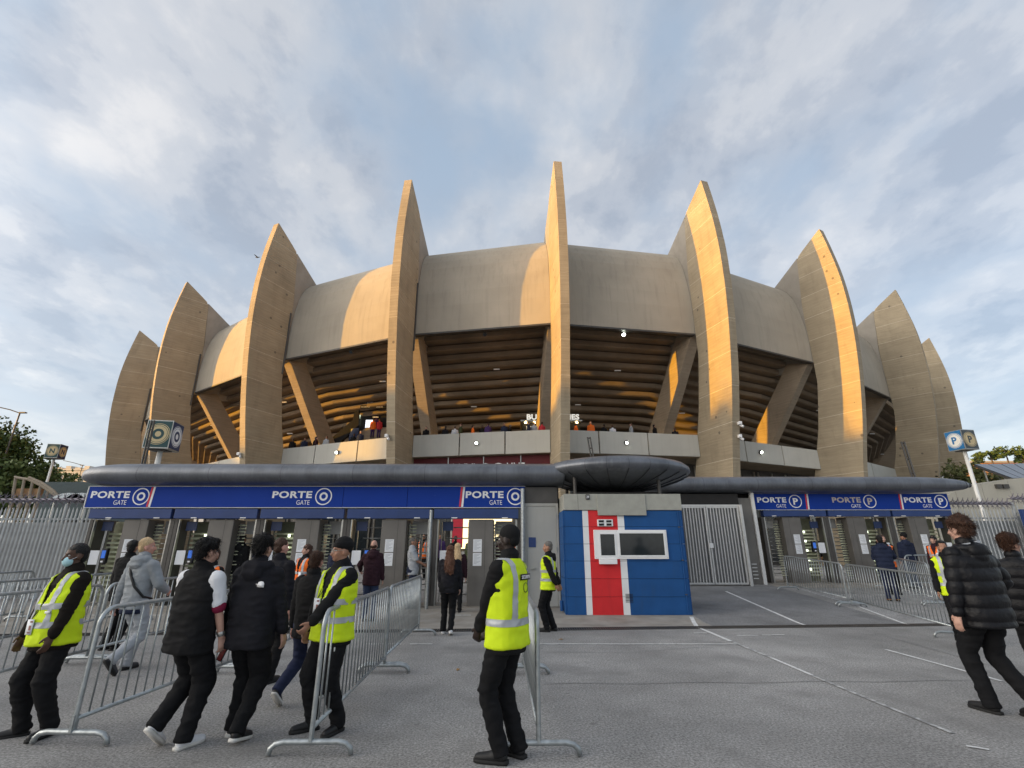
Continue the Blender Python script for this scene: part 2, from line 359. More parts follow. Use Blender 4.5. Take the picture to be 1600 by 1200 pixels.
def eval_mesh(o):
    dg = bpy.context.evaluated_depsgraph_get(); return bpy.data.meshes.new_from_object(o.evaluated_get(dg))
_text_cache = {}
def text(s, parent, m, x0, z0, wdt, hgt, y, name='lettering', thick=.004, off=.012, rz=0.0, origin=None, shear=0, local=False, spacing=1.0):
    """flat lettering on a vertical face turned rz about Z; x0 / z0 = lower left corner, fitted to wdt x hgt"""
    key = (s, off, shear, spacing)
    if key not in _text_cache:
        cu = bpy.data.curves.new('t', 'FONT'); cu.body = s; cu.size = 1; cu.extrude = .01; cu.offset = off; cu.shear = shear; cu.space_character = spacing; cu.resolution_u = 3
        o = bpy.data.objects.new('t', cu); COL.objects.link(o); bpy.context.view_layer.update(); me = eval_mesh(o)
        co = np.array([v.co[:] for v in me.vertices]); fc = [tuple(p.vertices) for p in me.polygons]
        bpy.data.objects.remove(o); bpy.data.meshes.remove(me); _text_cache[key] = (co, fc)
    co, fc = _text_cache[key]; lo = co.min(0); hi = co.max(0); sz = np.maximum(hi - lo, 1e-6)
    q = (co - lo) / sz
    mb = MB(); cr, sr = math.cos(rz), math.sin(rz)
    px = q[:, 0] * wdt; pz = z0 + q[:, 1] * hgt; py = -q[:, 2] * thick
    X = x0 + px * cr - py * sr; Y = y + px * sr + py * cr
    mb.add(np.stack([X, Y, pz], 1), fc)
    return build(mb, name, m, parent, local=local)
def ring_mb(cx, cz, y, r0, r1, thick=.004, n=40, rz=0.0, sx=1.0, arc=None, mb=None):
    """flat ring on a vertical face"""
    mb = mb or MB(); cr, sr = math.cos(rz), math.sin(rz); v = []
    for k in range(n):
        a = 2 * math.pi * k / n
        for rr in (r0, r1):
            for t_ in (0, -thick):
                px = math.cos(a) * rr * sx; v.append((cx + px * cr - t_ * sr, y + px * sr + t_ * cr, cz + math.sin(a) * rr))
    f = []
    for k in range(n):
        a = 4 * k; b = 4 * ((k + 1) % n)
        f += [(a, b, b + 1, a + 1), (a + 1, b + 1, b + 3, a + 3), (a + 3, b + 3, b + 2, a + 2), (a + 2, b + 2, b, a)]
    return mb.add(v, f)
def gz(y): return .05 * min(max(y - 12, 0), 8)

# ------------------------------------------------------------------ ground
def sheet(name, pts_fn, xs, ys, m, dz=0.0, kind='structure'):
    mb = MB(); v = [(x, y, gz(y) + dz) for y in ys for x in xs]; nx = len(xs)
    f = [(j * nx + i, j * nx + i + 1, (j + 1) * nx + i + 1, (j + 1) * nx + i) for j in range(len(ys) - 1) for i in range(nx - 1)]
    mb.add(v, f); return build(mb, name, m, kind=kind)
sheet('ground', None, [-900, -300, -60, -20, 0, 20, 60, 300, 900], [-300, -60, -5, 4, 8, 12, 14, 16, 18, 20, 40, 100, 300, 1500], M_ASPH)
def ydrain(x): return 11.05 + .07 * x
def patch(name, poly, m, dz, ylines=(12, 20)):
    """flat polygon laid on the sloping ground (subdivided where the slope starts)"""
    me = bpy.data.meshes.new(name); bm = bmesh.new()
    bm.faces.new([bm.verts.new((x, y, 0)) for x, y in poly])
    for yl in ylines: bmesh.ops.bisect_plane(bm, geom=bm.verts[:] + bm.edges[:] + bm.faces[:], plane_co=(0, yl, 0), plane_no=(0, 1, 0))
    for v in bm.verts: v.co.z = gz(v.co.y) + dz
    bmesh.ops.recalc_face_normals(bm, faces=bm.faces)
    if bm.faces and sum(f.normal.z for f in bm.faces) < 0: bmesh.ops.reverse_faces(bm, faces=bm.faces)
    bm.to_mesh(me); bm.free(); me.materials.append(m); return obj(name, me, kind='structure')
patch('driveway', [(4.36, ydrain(4.36) + .17), (4.42, 12.9), (6.2, 18.45), (9.3, 18.45), (8.75, ydrain(8.75) + .17)], M_ASPHD, .004)
patch('concrete_apron', [(-13, ydrain(-13) + .17), (4.33, ydrain(4.33) + .17), (4.4, 14.8), (-13, 14.8)], M_APRON, .006)
patch('concrete_apron', [(9.25, 17.9), (18, 17.9), (18, 20.4), (9.25, 20.4)], M_APRON, .006)
# drain channel with a bar grate
dg = thing('drain_channel', 'long slotted drain grating set across the asphalt in front of the gates', 'drain', (0, ydrain(0), 0))
mb = MB()
for a, b in ((-13, 0), (0, 13)):
    mb.add([(a, ydrain(a) - .16, .003), (b, ydrain(b) - .16, .003), (b, ydrain(b) + .16, .003), (a, ydrain(a) + .16, .003)], [(0, 1, 2, 3)])
build(mb, 'channel_bed', M_DARK, dg)
mb = MB()
for s0 in (-.16, .13): mb.prism([(-13, s0), (13, s0), (13, s0 + .03), (-13, s0 + .03)], lambda p, s: (p[0], ydrain(p[0]) + p[1], .004 + .008 * s))
build(mb, 'grate_rim', M_STEEL if False else M_DGREY, dg)
mb = MB()
for i in range(520):
    x = -13 + i * .05; mb.box(x, ydrain(x) - .128, .005, x + .016, ydrain(x) + .128, .0105)
o = build(mb, 'grate_bar', M_DGREY, dg); o['kind'] = 'stuff'
# painted lines
def line(pts, wd, m, name='road_marking'):
    for (x0, y0), (x1, y1) in zip(pts[:-1], pts[1:]):
        d = Vector((x1 - x0, y1 - y0)); d.normalize(); n = Vector((-d.y, d.x)) * wd / 2
        patch(name, [(x0 + n.x, y0 + n.y), (x1 + n.x, y1 + n.y), (x1 - n.x, y1 - n.y), (x0 - n.x, y0 - n.y)], m, .008)
line([(.45, 9.47), (3.97, 9.47)], .055, M_LINE)
line([(4.30, 12.7), (3.97, 11.45)], .09, M_LINE); line([(3.96, 11.25), (3.97, 9.75)], .075, M_LINE)
line([(3.98, 9.7), (4.0, 8.4)], .06, M_LINEW); line([(4.0, 8.38), (4.0, 7.3)], .05, M_LINE); line([(4.0, 7.28), (4.0, 6.6)], .05, M_LINEW); line([(4.0, 6.58), (4.04, 5.2)], .045, M_LINEW)
line([(6.98, 17.0), (6.42, 11.65)], .075, M_LINE)
line([(9.75, 17.6), (9.35, 14.2)], .06, M_LINEW); line([(9.3, 14.1), (8.75, 11.75)], .07, M_LINE)
line([(6.23, 9.0), (6.24, 7.0)], .055, M_LINE)
for x0, x1, y in ((3.61, 3.87, 10.62), (4.35, 4.75, 10.34), (4.85, 5.02, 10.38), (5.06, 5.3, 10.42), (-1.8, -1.4, 9.47), (-2.6, -1.95, 9.47)): line([(x0, y), (x1, y)], .05, M_LINE)
for k in range(5): line([(10.2 + k * 1.1, 16.2 + .02 * k), (10.7 + k * 1.1, 16.2 + .02 * k)], .06, M_LINE)
for k in range(10): line([(-11.5 + k * 1.25, 12.9), (-11.0 + k * 1.25, 12.9)], .05, M_LINE)
line([(3.9, 4.9), (4.02, 4.82)], .04, M_LINE)
line([(.4 + k * .42, 6.88 + .03 * math.sin(k * 1.7) + .012 * k) for k in range(14)], .016, M_SEAM, 'tar_seam')
line([(7.2, 10.4), (6.9, 7.9), (6.95, 6.8)], .018, M_SEAM, 'tar_seam'); line([(-.6, 8.9), (1.9, 8.75), (3.2, 9.2)], .012, M_SEAM, 'tar_seam')

# scattered litter: dry leaves and paper scraps
M_DRYLEAF = mat('dry_leaf', (.30, .17, .06), .8)
for k, (x, y, m, lb) in enumerate(((.9, 9.9, M_DRYLEAF, 'dry tan leaf lying near the drain right of the edge-on barriers'), (-.75, 7.6, M_DRYLEAF, 'curled dry leaf on the asphalt by the double barrier'))):
    a = k * 1.3; mb = MB(); s_ = .045
    pts = [(-1, 0, .004), (-.3, .5, .014), (.5, .45, .02), (1, 0, .006), (.4, -.5, .016), (-.4, -.45, .010)]
    mb.prism(pts, lambda p, s: (x + s_ * (p[0] * math.cos(a) - p[1] * math.sin(a)), y + s_ * (p[0] * math.sin(a) + p[1] * math.cos(a)), p[2] + .002 * s))
    tag(build(mb, 'dry_leaf' if m is M_DRYLEAF else 'paper_scrap', m), lb, 'leaf' if m is M_DRYLEAF else 'litter')

# ------------------------------------------------------------------ stadium
ORG = (3.0, 33.0, .4)
# plan position, heading, size of each fin (the ring drops gently to both sides)
FINS = [((-41.2, 56.6), -1.24, .72), ((-35.6, 46.85), -0.9917, .77), ((-27.2, 40.9), -0.7064, .83), ((-17.58, 36.3), -0.4195, .91), ((-7.351, 33.93), -0.1467, .975), ((2.968, 32.901), 0.105, 1.0),
        ((13.52, 33.86), 0.30, .974), ((22.56, 35.12), 0.5031, .865), ((33.94, 42.81), 0.7204, .84), ((42.9, 50.1), 0.9364, .79), ((52.0, 63.6), 1.15, .8)]
TH = .3
def P(i, r, z, t=0.0):
    (x, y), a, k = FINS[i]; r *= k; t *= k; z = z * k + 1.62 * (1 - k)
    return Vector((x + math.sin(a) * r + math.cos(a) * t, y - math.cos(a) * r + math.sin(a) * t, z))
def B0(i, f, r, z): return P(i, r, z).lerp(P(i + 1, r, z), f)
def B(i, f, r, z):
    return P(i, r, z, TH).lerp(P(i + 1, r, z, -TH), f)
ZK = [-.2, 4, 8, 12, 16, 20, 24, 27, 29.0]; RK = [1.55, 2.689, 3.413, 4.188, 4.749, 5.026, 4.939, 4.584, 4.269]
ZI = [-.2, 6.6, 11.2, 15, 17, 21, 22.6, 27.3]; RI = [-1.7, -.7, .6, 1.3, 1.35, 1.38, 1.42, 1.85]
from bisect import bisect_right
def cub(z):   # smooth outer edge
    zs = np.array(ZK); rs = np.array(RK); i = min(max(bisect_right(ZK, z) - 1, 0), len(ZK) - 2)
    m = np.gradient(rs, zs); h = zs[i + 1] - zs[i]; t = (z - zs[i]) / h
    return (2*t**3-3*t**2+1)*rs[i] + (t**3-2*t**2+t)*h*m[i] + (-2*t**3+3*t**2)*rs[i+1] + (t**3-t**2)*h*m[i+1]
def rin(z):
    if z > 27.3: return 4.27 - (29 - z) * (5.06 / 3.55)
    return float(np.interp(z, ZI, RI))
stad = thing('stadium', 'huge round concrete stadium ringed by tall curved fins glowing in low sun', 'stadium', ORG)
ZC = [-.2, 2.6, 4.9, 7.2, 9.55, 12.0, 14.35, 16.75, 19.0, 21.1, 23.2, 25.2, 27.1, 28.97]
for i in range(len(FINS)):
    fin = bpy.data.objects.new('fin', None); COL.objects.link(fin); fin.parent = stad; q = P(i, 0, 0); fin.location = (q.x - ORG[0], q.y - ORG[1], 0)
    for a, b in zip(ZC[:-1], ZC[1:]):
        g = .017; zs = np.linspace(a + g, b - g, 4)
        po = [(cub(z), z) for z in zs] + [(min(rin(z), cub(z) - .02), z) for z in zs[::-1]]
        jit = random.uniform(-.006, .006)
        mb = MB().prism(po, lambda p, s: P(i, p[0] + jit, p[1], (s * 2 - 1) * (TH + jit)))
        build(mb, 'panel', M_FIN, fin)
    zs = np.linspace(-.2, 28.9, 40); core = [(cub(z) - .008, z) for z in zs] + [(min(rin(z) + .008, cub(z) - .04), z) for z in zs[::-1]]
    build(MB().prism(core, lambda p, s: P(i, p[0], p[1], (s * 2 - 1) * (TH - .006))), 'joint_core', M_JOINT, fin)
    crest = [(1.83, 27.27), (1.39, 22.6), (1.36, 21), (1.33, 17), (-.6, 16.6), (-3, 17), (-4.5, 22.8)]
    build(MB().prism(crest, lambda p, s: P(i, p[0], p[1], (s * 2 - 1) * (TH - .03))), 'crest', M_CREST, fin)
    # slanting strut that carries the upper tribune
    st = [(.9, 16.95), (-.75, 17.35), (-7.4, 8.3), (-5.1, 8.3)] if i <= 5 else [(.9, 16.95), (-.9, 17.6), (-7.9, 8.3), (-5.4, 8.3)]
    build(MB().prism(st, lambda p, s: P(i, p[0], p[1], (s * 2 - 1) * .42)), 'strut', M_STRUT, fin)
    if i <= 4:
        build(MB().tube([P(i, 1.55, 21.3, TH + .06), P(i, 1.48, 19, TH + .06), P(i, 1.42, 15.6, TH + .06)], .06, 6), 'downpipe', M_DGREY, fin)
SH = [(1.0, 16.98), (1.264, 16.98), (1.31, 18.0), (1.33, 19.2), (1.27, 20.4), (1.12, 21.6), (.92, 22.8), (.68, 23.6), (.35, 24.3), (-.15, 24.9), (-.85, 25.42), (-2, 25.9), (-4, 26.4), (-9, 27.3), (-9, 26.9), (-4, 26.0), (-1, 25.0), (.3, 23.6), (.95, 21), (1.0, 19)]
ZT, ZB = 9.4, 7.8
for i in range(len(FINS) - 1):
    mb = MB(); rings = []
    for k in range(9): rings.append([B(i, k / 8, r, z) for r, z in SH])
    mb.loft(rings, True); o = build(mb, 'roof_shell', M_SHELL, stad)
    # drip edge along the bottom of the shell
    mb = MB(); mb.loft([[B(i, f, r, z) for r, z in ((1.285, 16.93), (1.285, 17.06), (.9, 17.06), (.9, 16.93))] for f in (0, 1)]); build(mb, 'drip_edge', M_DGREY, stad)
    # stepped underside of the upper tribune
    ns = 13
    for k in range(ns):
        r = -.95 - k * .80; z = 17.35 - k * .54
        prof = [(r, z + .10), (r, z + .43), (r - 1.15, z + .43), (r - 1.15, z + .02), (r - .12, z + .02)]
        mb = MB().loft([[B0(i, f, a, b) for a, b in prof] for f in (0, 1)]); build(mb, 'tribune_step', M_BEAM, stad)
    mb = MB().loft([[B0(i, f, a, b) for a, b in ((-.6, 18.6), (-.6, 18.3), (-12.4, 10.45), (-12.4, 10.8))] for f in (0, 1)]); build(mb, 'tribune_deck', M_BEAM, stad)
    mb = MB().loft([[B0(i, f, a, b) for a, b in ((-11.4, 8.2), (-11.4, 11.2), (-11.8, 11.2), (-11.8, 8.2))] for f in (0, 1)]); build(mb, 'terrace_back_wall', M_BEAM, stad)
    mb = MB().loft([[B0(i, f, a, b) for a, b in ((-.02, 7.78), (-.02, 8.45), (-11.8, 8.45), (-11.8, 7.78))] for f in (0, 1)]); build(mb, 'terrace_floor', M_STRUT, stad)
    ed = [0, .345, .675, 1] if i % 2 == 0 else [0, .28, .63, 1]
    for a, b in zip(ed[:-1], ed[1:]):
        jz = random.uniform(-.012, .012)
        mb = MB().loft([[B(i, f, r + jz, z + jz) for r, z in ((.16, ZB), (.16, ZT), (.0, ZT), (.0, ZB))] for f in (a + .004, b - .004)]); build(mb, 'parapet_panel', M_PARA, stad, bevel=.012)
    mb = MB().loft([[B0(i, f, a, b) for a, b in ((-2.6, -.2), (-2.6, 7.78), (-3, 7.78), (-3, -.2))] for f in (0, 1)]); build(mb, 'ground_storey_wall', M_DGREY, stad)
    # ground storey openings with frames
    for f0, f1 in ((.08, .34), (.38, .64), (.68, .94)):
        mb = MB().loft([[B(i, f, a, b) for a, b in ((-2.5, .6), (-2.5, 6.6), (-2.58, 6.6), (-2.58, .6))] for f in (f0, f1)]); build(mb, 'shop_window', M_GLASS, stad)
        mb = MB()
        for f in (f0, (f0 + f1) / 2, f1): mb.tube([B(i, f, -2.46, .6), B(i, f, -2.46, 7.6)], .06, 4)
        mb.tube([B(i, f0, -2.46, 6.75), B(i, f1, -2.46, 6.75)], .06, 4); build(mb, 'window_frame', M_STEEL, stad)
    # floodlight on the parapet
    c = B(i, .47, .30, 8.60); a = FINS[i][1] * .5 + FINS[i + 1][1] * .5
    mb = MB(); d = Vector((math.sin(a), -math.cos(a), -.35)).normalized()
    mb.tube([c - d * .14, c], .15, 18); fl = build(mb, 'floodlight', M_DGREY, stad)
    mb = MB(); mb.tube([c + d * .004, c + d * .02], .09, 18); build(mb, 'lens', M_LAMP if 2 < i < 8 else M_GLASS, fl)
    # flood light under the shell edge
    f = .49 if i == 5 else .30 if i == 6 else .52
    c = B(i, f, .75, 16.78); mb = MB(); d2 = Vector((math.sin(a), -math.cos(a), -.8)).normalized(); mb.tube([c - d2 * .16, c + d2 * .0], .16, 12); fl = build(mb, 'floodlight', M_DGREY, stad)
    mb = MB(); mb.tube([c + d2 * .004, c + d2 * .02], .12, 18); build(mb, 'lens', M_LAMP if i in (5, 6) else M_GLASS, fl)
    for ff, rr, zz_ in ((.35, -6.5, 13.3), (.6, -3.2, 15.4)):
        c = B(i, ff, rr, zz_); build(MB().box(c.x - .25, c.y - .06, c.z - .05, c.x + .25, c.y + .06, c.z + .03), 'ceiling_lamp', M_WHITE, stad)
# security cameras on the fins
for i, t, z in ((4, -.25, 8.6), (6, .2, 9.45), (6, .2, 8.6), (3, -.25, 8.4), (8, .2, 8.2)):
    c = P(i, cub(z) + .02, z, t); a = FINS[i][1]
    cm = build(MB().box(c.x - .10, c.y - .28, c.z - .10, c.x + .10, c.y, c.z + .10), 'security_camera', M_WHITE, stad, bevel=.02)
    build(MB().tube([c + Vector((.05, -.05, -.1)), c + Vector((.18, -.22, -.24))], .075, 8), 'camera_head', M_WHITE, cm)
# warm lamps at the feet of the struts (lit in the photograph)
for i, side in ((3, 1), (4, 1), (6, -1), (7, -1), (2, 1), (7, 1)):
    c = P(i, -4.6, 8.75, side * .85)
    lp = build(MB().tube([c - Vector((0, 0, .2)), c], .14, 8), 'uplight', M_DGREY, stad)
    build(MB().tube([c + Vector((0, 0, .004)), c + Vector((0, 0, .03))], .13, 8), 'lens', M_WARM, lp)
    ld = bpy.data.lights.new('uplight_bulb', 'POINT'); ld.energy = 12; ld.color = (1, .66, .28); ld.shadow_soft_size = .12
    lo = bpy.data.objects.new('uplight_bulb', ld); COL.objects.link(lo); lo.parent = stad; lo.location = c + Vector((0, 0, .35)) - Vector(ORG)
# red band of lettering under the parapet left of the middle fin
mb = MB().loft([[B(4, f, a, b) for a, b in ((-.35, 6.5), (-.35, 7.74), (-.45, 7.74), (-.45, 6.5))] for f in (.0, 1.0)])
build(mb, 'red_band', mat('band_red', (.10, .008, .012), .6), stad)
p0 = B(4, .03, -.33, 0); p1 = B(4, .97, -.33, 0); az = math.atan2(p1.y - p0.y, p1.x - p0.x)
for s, f, wd in (('ROUVI', .22, 2.3), ('OG', .49, 1.6), ('LINE', .69, 1.25)):
    q = B(4, f, -.33, 0); text(s, stad, M_WHITE if s != 'LINE' else M_LETTER, q.x, 6.36, wd, .85, q.y, rz=az)
for f in (.26, .52, .79):
    q = B(4, f, -.3, 0); build(MB().box(q.x - .03, q.y - .04, 6.5, q.x + .03, q.y + .02, 7.74), 'band_post', M_STEEL, stad)
# blue banners hung by the struts
for i, t, sgn in ((3, 1.9, 1), (6, 1.6, 0), (7, -1.9, 0)):
    c = P(i, -6.2, 8.2, t); a = FINS[i][1]; ca, sa = math.cos(a), math.sin(a)
    mb = MB()
    mb.add([(c.x - .5 * ca, c.y - .5 * sa, 9.2), (c.x + .5 * ca, c.y + .5 * sa, 9.2), (c.x + .5 * ca, c.y + .5 * sa, 11.4), (c.x - .5 * ca, c.y - .5 * sa, 11.4),
            (c.x - .5 * ca, c.y - .5 * sa + .05, 9.2), (c.x + .5 * ca, c.y + .5 * sa + .05, 9.2), (c.x + .5 * ca, c.y + .5 * sa + .05, 11.4), (c.x - .5 * ca, c.y - .5 * sa + .05, 11.4)],
           [(0, 1, 2, 3), (7, 6, 5, 4), (0, 4, 5, 1), (1, 5, 6, 2), (2, 6, 7, 3), (3, 7, 4, 0)])
    bn = build(mb, 'hanging_banner', M_NAVY, stad)
    build(ring_mb(c.x, 10.1, c.y - .012, .24, .29, n=24, rz=a), 'ring', M_LETTER, bn)
# stair entrance with its overhead sign (fourth bay from the left edge)
def at(px, py, Y):
    p = R(18.78); u = (px - 800) / 750; v = -(py - 600) / 750; d = (u, math.cos(p) - v * math.sin(p), math.sin(p) + v * math.cos(p)); t = Y / d[1]
    return Vector((d[0] * t, Y, 1.62 + d[2] * t))
a = at(556, 640, 41.5); b = at(612, 700, 41.5)
M_BLK = mat('stair_black', (.008, .008, .009), .7)
se = build(MB().box(a.x, 41.5, 8.2, b.x + .6, 44.5, a.z), 'stair_entrance', M_BLK, stad)
q = at(570, 672, 41.4); q2 = at(583, 656, 41.4); build(MB().box(q.x, 41.42, q.z, q2.x, 41.495, q2.z), 'lit_opening', mat('lit_opening', (.8, .85, .9), .5, emit=((.85, .93, 1), 1.1)), se)
q = at(560, 665, 41.4); q2 = at(562.5, 648, 41.4); build(MB().box(q.x, 41.38, q.z, q2.x, 41.49, q2.z), 'tube_lamp', M_TUBE, se)
q = [at(x, y, 41.0) for x, y in ((508, 694), (552, 656), (554, 644), (561, 640), (561, 664), (530, 694))]
build(MB().prism(q, lambda p, s: (p.x, 40.9 + .35 * s, p.z)), 'stair_parapet', M_BLK, stad)
q = [at(x, y, 41.2) for x, y in ((536, 700), (572, 668), (612, 668), (612, 700))]
build(MB().prism(q, lambda p, s: (p.x, 41.15 + .25 * s, p.z)), 'stair_flight', M_STRUT, stad)
q = at(572, 632, 40.6); q2 = at(586, 619, 40.6)
sb = build(MB().box(q.x, 40.6, q.z, q2.x, 40.72, q2.z), 'section_sign', M_BLK, stad)
text('428', stad, M_LETTER, at(574, 625, 40.59).x, at(0, 624.5, 40.59).z, .52, .19, 40.592); text('ACCES', stad, M_LETTER, at(573, 631, 40.59).x, at(0, 630.5, 40.59).z, .56, .14, 40.592)
q = at(563, 638, 40.6); q2 = at(603, 633, 40.6); build(MB().box(q.x, 40.6, q.z, q2.x, 40.72, q2.z), 'direction_sign', M_BLK, stad)
text('ACCES 428', stad, M_LETTER, at(564.5, 636, 40.59).x, at(0, 636.6, 40.59).z, .75, .12, 40.592); text('SORTIE', stad, M_LETTER, at(588, 636, 40.59).x, at(0, 636.6, 40.59).z, .55, .12, 40.592)

# the inner bowl closing the view between the fins
pl = [P(0, -11.6, 0), Vector((-30, 80, 0)), Vector((-8, 96, 0)), Vector((30, 98, 0)), Vector((46, 86, 0)), P(10, -11.6, 0)]
for a, b in zip(pl[:-1], pl[1:]):
    mb = MB(); mb.add([(a.x, a.y, 0), (b.x, b.y, 0), (b.x, b.y, 15), (a.x, a.y, 15), (a.x, a.y + .4, 0), (b.x, b.y + .4, 0), (b.x, b.y + .4, 15), (a.x, a.y + .4, 15)], [(0, 1, 2, 3), (7, 6, 5, 4), (0, 4, 5, 1), (1, 5, 6, 2), (2, 6, 7, 3), (3, 7, 4, 0)])
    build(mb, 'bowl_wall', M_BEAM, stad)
for i in (0, 10):
    mb = MB().prism([(1.2, -.2), (-11.9, -.2), (-11.9, 17), (1.2, 17)], lambda p, s: P(i, p[0], p[1], .45 * (s * 2 - 1))); build(mb, 'end_wall', M_STRUT, stad)
# burger stand on the terrace
bk = thing('burger_stand', 'dark food stand with white BURGER lettering on its roof behind the middle fin', 'food stand', (3.0, 41, 8.2))
x0, x1 = at(816, 658, 40).x, at(906, 658, 40).x; zt = at(0, 658, 40).z
build(MB().box(x0, 40, 8.2, x1, 43, zt - .12), 'booth', M_BLK, bk); build(MB().box(x0 - .15, 39.6, zt - .1, x1 + .15, 43, zt), 'roof_slab', M_STEEL, bk)
text('BURGER FRIES', bk, mat('sign_lit_letter', (.9, .9, .86), .5, emit=((1, .97, .88), .45)), at(823, 652, 39.7).x, zt + .04, at(905, 652, 39.7).x - at(823, 652, 39.7).x, .48, 39.7, off=.03, thick=.08)
for k in range(7):
    x = x0 + .3 + k * (x1 - x0 - .6) / 6
    build(MB().tube([(x, 39.8, zt - .22), (x, 39.8, zt - .11)], [.12, .06], 8), 'spot_lamp', M_WARM, bk)
for k in range(4):
    x = x0 + .35 + k * .95; build(MB().box(x, 39.93, zt - .75, x + .75, 39.99, zt - .45), 'menu_board', mat('menu_lit', (.5, .45, .35), .5, emit=((1, .85, .6), .5)), bk)
build(MB().box(x0, 39.4, 8.2, x1, 39.99, 9.25), 'counter', M_DGREY, bk)

# ------------------------------------------------------------------ canopies
def canopy(name, label, x0, x1, yc, zc, dep, hgt, taper0, taper1, seg):
    t = thing(name, label, 'canopy', ((x0 + x1) / 2, yc, zc))
    n = 28
    def sec(x, k):
        r = []
        for j in range(n):
            a = 2 * math.pi * j / n; r.append((x, yc + dep * k * math.copysign(abs(math.cos(a)) ** .85, math.cos(a)), zc + hgt * (k ** .75) * math.copysign(abs(math.sin(a)) ** .8, math.sin(a)) + (.0)))
        return r
    xs = [x0 + seg * i for i in range(int((x1 - x0) / seg) + 1)]
    if x1 - xs[-1] > .3: xs.append(x1)
    else: xs[-1] = x1
    def kk(x):
        k = 1.0
        if taper0 and x < x0 + taper0: u = (x0 + taper0 - x) / taper0; k = math.sqrt(max(1 - u ** 2.2, .0025))
        if taper1 and x > x1 - taper1: u = (x - x1 + taper1) / taper1; k = math.sqrt(max(1 - u ** 2.2, .0025))
        return k
    for a, b in zip(xs[:-1], xs[1:]):
        m = 8 if (a < x0 + taper0 or b > x1 - taper1) else 1
        pts = [a + .005 + (b - a - .010) * (i / m) for i in range(m + 1)]
        if a == x0 and taper0: pts = [x0 + (b - x0) * (i / 10) ** 2 for i in range(11)]; pts[-1] -= .005
        if b == x1 and taper1: pts = [x1 - (x1 - a) * (1 - i / 10) ** 2 for i in range(11)]; pts[0] += .005
        build(MB().loft([sec(x, kk(x)) for x in pts], cap=False), 'cladding_panel', M_CAN, t, smooth=True)
        build(MB().loft([sec(b - .03, kk(min(b, x1 - .05)) * .993), sec(b + .03, kk(min(b, x1 - .05)) * .993)]), 'seam', M_CANU, t)
    return t
canopy('gate_canopy', 'long dark metal canopy over the left entrance, rounded at its left end', -12.55, 1.45, 14.25, 3.60, .72, .33, 1.7, 0, 2.02)
canopy('gate_canopy', 'long dark metal canopy over the right entrance, tapering to a point at right', 5.2, 17.75, 18.95, 3.90, .62, .315, 0, 3.2, 2.04)
# lens-shaped canopy over the kiosk
DC = (3.08, 14.85, -.09)
t = thing('round_canopy', 'round saucer shaped metal canopy above the red and blue kiosk', 'canopy', (DC[0], DC[1], 3.1))
nseg = 24; prof = [(.02, 3.26), (.8, 3.32), (1.45, 3.44), (1.95, 3.60), (2.18, 3.70), (2.26, 3.80), (2.24, 3.90), (2.12, 4.0), (1.85, 4.08), (1.2, 4.16), (.02, 4.20)]
for k in range(nseg):
    a0 = 2 * math.pi * k / nseg + .002; a1 = 2 * math.pi * (k + 1) / nseg - .002; rings = []
    for j in range(4):
        a = a0 + (a1 - a0) * j / 3; rings.append([(DC[0] + r * math.cos(a), DC[1] + r * math.sin(a), z + DC[2]) for r, z in prof])
    build(MB().strip(rings), 'cladding_panel', M_CAN, t, smooth=True)
build(MB().lathe([(max(r - .02, .01), z + .02 if z < 3.8 else z - .02) for r, z in prof], DC, 48), 'inner_shell', M_CANU, t)
for k in range(nseg):
    a = 2 * math.pi * k / nseg; c, s = math.cos(a), math.sin(a)
    build(MB().tube([(DC[0] + r * c, DC[1] + r * s, z + DC[2] - .015) for r, z in prof[1:5]], .013, 4), 'rib', M_CANU, t)
for x, y in ((1.75, 13.6), (4.1, 13.6), (1.75, 15.6), (4.2, 15.6)): build(MB().tube([(x, y, 2.9), (x, y, 3.5)], .05, 8), 'support_post', M_DGREY, t)
build(MB().box(1.7, 13.75, 2.95, 4.2, 15.9, 3.09), 'plinth', M_DARK, t)

# ------------------------------------------------------------------ entrance signs
def sign_board(name, label, y, x0, x1, z0, z1, splits, stripes, entries, letter, depth=.16):
    t = thing(name, label, 'sign', ((x0 + x1) / 2, y, z0))
    xs = [x0] + splits + [x1]
    for a, b in zip(xs[:-1], xs[1:]): build(MB().box(a + .005, y, z0, b - .005, y + depth, z1), 'sign_panel', M_BLUE, t, bevel=.004)
    for zc in (z0 - .016, z1 + .002): build(MB().box(x0 - .01, y - .012, zc, x1 + .01, y + .05, zc + .014), 'edge_trim', M_STEEL if False else M_POLE, t)
    build(MB().box(x0 - .03, y - .008, z0, x0 - .003, y + depth, z1), 'end_trim', M_POLE, t)
    h = z1 - z0
    for sx in stripes:
        for off, mm in ((0, M_RED), (.062, M_LETTER)):
            build(MB().prism([(sx + off, z0 + .01), (sx + off + .055, z0 + .01), (sx + off + .095, z1 - .01), (sx + off + .04, z1 - .01)], lambda p, s: (p[0], y - .006 + .005 * s, p[1])), 'stripe', mm, t)
    for ex, wd, lm, lm2 in entries:
        text('PORTE', t, lm, ex, z0 + h * .44, wd, h * .34, y - .002, off=.032, name='porte_lettering', spacing=1.08)
        text('GATE', t, lm2, ex + wd * .63, z0 + h * .12, wd * .33, h * .22, y - .002, off=-.004, name='gate_lettering')
        cxr = ex + wd + h * .58; czr = z0 + h * .52
        build(ring_mb(cxr, czr, y - .002, h * .36, h * .415), 'ring', lm2, t)
        if letter == 'O': build(ring_mb(cxr, czr, y - .002, h * .115, h * .205), 'letter_o', lm, t)
        else: text('P', t, lm, cxr - h * .15, czr - h * .21, h * .32, h * .42, y - .002, off=.03, name='letter_p')
    return t
